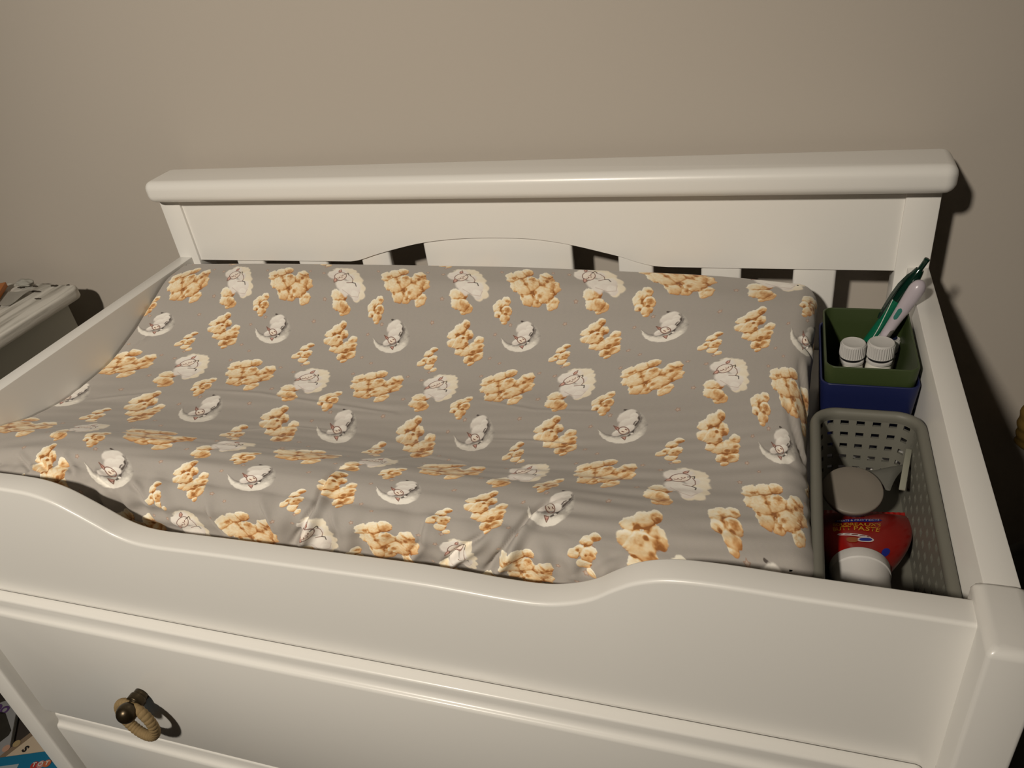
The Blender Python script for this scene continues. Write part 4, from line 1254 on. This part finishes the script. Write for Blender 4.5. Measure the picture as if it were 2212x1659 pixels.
bm = box_bm(-.0030, .0030, -.0026, .0026, .1600, .1605, .0004, 1)
bm_obj('hollow_end_shade', xf(bm, mm), mat('hole_shade_orange', (.10, .03, .008), .7, .2), mk, True, 'dark plate painted as the shade in a hollow end', 40)  # flat dark plate on the solid end, painting the shade of a hole
bm = bmesh.new()
bmesh.ops.create_icosphere(bm, subdivisions=4, radius=1)
for v in bm.verts:
    c = v.co.copy()
    n_ = math.sin(c.x * 5 + 1) * math.sin(c.y * 6 + 2) * .12 + math.sin(c.z * 9 + c.x * 7) * .06
    v.co = Vector((-.858 + c.x * .016 * (1 + n_), .022 + c.y * .009 * (1 + n_), TT + .0058 + max(c.z, -.95) * .006 * (1 + n_)))
tag(bm_obj('crumpled_cloth', bm, mat('grey_wipe', (.36, .355, .32), .8, .2), None, True), 'small crumpled grey wipe at the back of the left table', 'cloth')

# ------------------------------------------------------------------ picture books on a low stool at lower left
BZs = -.64
st = thing('low_stool', 'low dark stool under the picture books left of the dresser', 'stool', (-.70, -.44, FZ))
M_DK = mat('dark_wood', (0.05, 0.04, 0.035), .6, .3)
box('stool_top', -.90, -.545, -.63, -.345, BZs - .045, BZs - .025, M_DK, st, .003)
for sx in (-.875, -.57):
    for sy in (-.605, -.370):
        box('stool_leg', sx - .014, sx + .014, sy - .014, sy + .014, FZ, BZs - .045, M_DK, st, .002)

def cover_img(kind, W=256, Hh=256):
    a = np.zeros((Hh, W, 3)); y, x = np.mgrid[0:Hh, 0:W] / float(W)
    return a, x, y
def book(name, cx, cy, cz, w, l, th_, rot, mcover, label, tilt=(0, 0), pages=True):
    t = thing(name, label, 'book', (cx, cy, cz))
    M = Matrix.Translation((cx, cy, cz)) @ Matrix.Rotation(rot, 4, 'Z') @ Matrix.Rotation(tilt[0], 4, 'X') @ Matrix.Rotation(tilt[1], 4, 'Y')
    bm_obj('cover', xf(box_bm(-w / 2, w / 2, -l / 2, l / 2, th_ - .002, th_, .0006, 1), M), mcover, t, True, None, 40)
    bm_obj('pages', xf(box_bm(-w / 2 + .003, w / 2 - .003, -l / 2 + .002, l / 2 - .002, .002, th_ - .002), M), M_PAPER, t, True, 'off white page block', 40)
    bm_obj('back_cover', xf(box_bm(-w / 2, w / 2, -l / 2, l / 2, 0, .002, .0006, 1), M), mcover, t, True, None, 40)
    return t, M, th_
def flat_text(parent, M, z, body, x, y, size, m, name, lab, rot=0.0, squash=1.0):
    cu = bpy.data.curves.new('lettering', 'FONT'); cu.body = body; cu.align_x = 'CENTER'; cu.align_y = 'CENTER'; cu.size = size; cu.extrude = .0002; cu.offset = size * .02
    ob = bpy.data.objects.new('lettering_tmp', cu); COL.objects.link(ob)
    me = bpy.data.meshes.new_from_object(ob.evaluated_get(bpy.context.evaluated_depsgraph_get()))
    bpy.data.objects.remove(ob, do_unlink=True); bpy.data.curves.remove(cu)
    me.transform(M @ Matrix.Translation((x, y, z)) @ Matrix.Rotation(rot, 4, 'Z'))
    me.materials.clear()
    return link_mesh(name, me, m, parent, False, lab)
def flat_patch(parent, M, z, pts, m, name, lab, th_=.0004):
    bm = bmesh.new()
    f = bm.faces.new([bm.verts.new((x, y, z)) for x, y in pts])
    e = bmesh.ops.extrude_face_region(bm, geom=[f])
    for v in [g_ for g_ in e['geom'] if isinstance(g_, bmesh.types.BMVert)]: v.co.z += th_
    return bm_obj(name, xf(bm, M), m, parent, False, lab)
def disc_pts(cx, cy, r, n=24):
    return [(cx + r * math.cos(6.2832 * i / n), cy + r * math.sin(6.2832 * i / n)) for i in range(n)]
M_GREYC = mat('pale_grey_card', (.30, .30, .31), .6, .3)
M_CREAMC = mat('cream_card', (.55, .45, .34), .6, .3)
M_BLUEC = mat('teal_blue_card', (.012, .16, .30), .45, .4)
M_DARKP = mat('dark_picture', (.035, .032, .026), .5, .3, var=.4, vscale=40)
M_PURP = mat('purple_ink', (.10, .05, .16), .6, .2)
M_BRNC = mat('brown_band', (.22, .16, .11), .6, .2)
M_INK = mat('black_ink', (.02, .018, .018), .6, .2)
M_REDC = mat('red_balloon_print', (.42, .045, .04), .5, .3)
M_PINKC = mat('pink_balloon_print', (.50, .22, .22), .5, .3)
M_ORC = mat('orange_balloon_print', (.48, .13, .06), .5, .3)
M_SKYC = mat('pale_blue_print', (.34, .40, .44), .5, .3)
I4 = Matrix.Identity(4)
zb = BZs - .0245
t3, M3, h3 = book('picture_book', -.845, -.452, zb, .150, .125, .0090, math.radians(-52), M_GREYC, 'pale grey picture book with dark picture and purple scribble, lowest of the books')
zt = zb + h3
pl = lambda P: [tuple((M3.inverted() @ Vector((x, y, zt)))[:2]) for x, y in P]
flat_patch(t3, M3, h3, pl([(-.860, -.395), (-.848, -.388), (-.838, -.388), (-.800, -.412), (-.797, -.420), (-.806, -.445), (-.850, -.470), (-.88, -.43)]), M_DARKP, 'picture_print', 'dark rounded picture print')
flat_patch(t3, M3, h3 + .0004, pl([(-.826, -.428), (-.816, -.424), (-.813, -.432), (-.824, -.438)]), mat('olive_print', (.20, .19, .06), .5, .3), 'picture_detail', 'small olive patch in the picture')
c = M3.inverted() @ Vector((-.853, -.381, zt))
flat_text(t3, M3, h3 + .0002, 'oo', c.x, c.y, .030, M_PURP, 'scribble_print', 'purple looping scribble', .9)
t2, M2, h2 = book('picture_book', -.715, -.482, zt + .0006, .125, .140, .0080, math.radians(-21), M_CREAMC, 'cream picture book with brown edge and black letter, under the blue book', (0, math.radians(0)))
z2 = h2
c = M2.inverted() @ Vector((-.753, -.423, zt + h2))
flat_patch(t2, M2, z2, [(-.0620, -.0690), (-.0530, -.0690), (-.0530, .0690), (-.0620, .0690)], M_BRNC, 'spine_band', 'brown band along the edge')
flat_text(t2, M2, z2 + .0002, 's', c.x + .018, c.y - .006, .022, M_INK, 'letter_print', 'black printed letter', .2)
flat_patch(t2, M2, z2 + .0006, disc_pts(c.x - .004, c.y - .012, .0060), mat('tan_print', (.36, .27, .14), .6, .2), 'figure_print', 'small brown printed figure')
flat_patch(t2, M2, z2 + .0009, disc_pts(c.x - .010, c.y - .026, .0060), mat('peach_print', (.50, .30, .22), .6, .2), 'figure_print', 'small peach printed figure')
flat_patch(t2, M2, z2, disc_pts(c.x + .006, c.y + .012, .0018), M_INK, 'dot_print', 'black dot')
t1, M1, h1 = book('picture_book', -.6970, -.5330, zt + .0008 + h2 + .0004, .200, .175, .0110, math.radians(21), M_BLUEC, 'teal blue picture book with red lettered balloons, topmost of the books')
zt1 = zt + .0012 + h2 + h1
for kk, ch, (wx, wy), m in zip(range(3), 'TOT', [(-.6895, -.4605), (-.6800, -.4570), (-.6710, -.4535)], (M_REDC, M_PINKC, M_ORC)):
    c = M1.inverted() @ Vector((wx, wy, zt1))
    flat_patch(t1, M1, h1 + .0003 * kk, disc_pts(c.x, c.y, .0062), m, 'balloon_print', 'round balloon print')
    flat_text(t1, M1, h1 + .0014, ch, c.x, c.y, .0100, M_PAPER, 'letter_print', 'pale printed letter')
c = M1.inverted() @ Vector((-.728, -.474, zt1))
flat_patch(t1, M1, h1, [(c.x - .028, c.y - .007), (c.x + .014, c.y - .007), (c.x + .014, c.y + .005), (c.x - .028, c.y + .005)], M_SKYC, 'title_strip', 'pale blue strip print')

# ------------------------------------------------------------------ right edge: hanging cord and hamper
M_OCH = mat('ochre_jute', (.17, .105, .025), .9, .15, bump=.6, bscale=300, var=.3, vscale=60)
pts = []
for k in range(40):
    t = k / 39
    pts.append((.6590 - .012 * t + .0016 * math.sin(t * 9), .046, -.165 - .100 * t))
rads = [(.0125 + .0009 * math.sin(k * 1.05) + .0045 * math.sin(math.pi * k / 39)) * min(1, (40 - k) / 4.0 + .25) for k in range(40)]
tag(bm_obj('jute_ornament', tube_bm(pts, rads, 20), M_OCH, None, True), 'lumpy ochre jute tassel hanging on the wall right of the dresser', 'ornament')
hm = thing('laundry_hamper', 'grey lidless canvas hamper on the floor right of the dresser', 'hamper', (.80, -.24, FZ))
M_HAMP = mat('grey_canvas', (.20, .195, .17), .85, .15, bump=.3, bscale=500)
bm_obj('hamper_body', bin_bm(.618, .98, -.50, -.040, FZ, -.360, .03, .004, .04), M_HAMP, hm, True, None, 45)
rs = []
bm = bmesh.new()
for off, zz in ((-.004, -.372), (.004, -.372), (.005, -.352), (.001, -.345), (-.005, -.352)):
    rs.append([bm.verts.new((x, y, zz)) for x, y in rrect(.618 - off, .98 + off, -.50 - off, -.040 + off, .04 + off)])
for A_, B_ in zip(rs, rs[1:] + rs[:1]):
    for i in range(len(A_)):
        bm.faces.new((A_[i], A_[(i + 1) % len(A_)], B_[(i + 1) % len(A_)], B_[i]))
bm_obj('hamper_rim', bm, mat('grey_binding', (.16, .155, .14), .8, .2), hm, True, 'bound rim', 50)
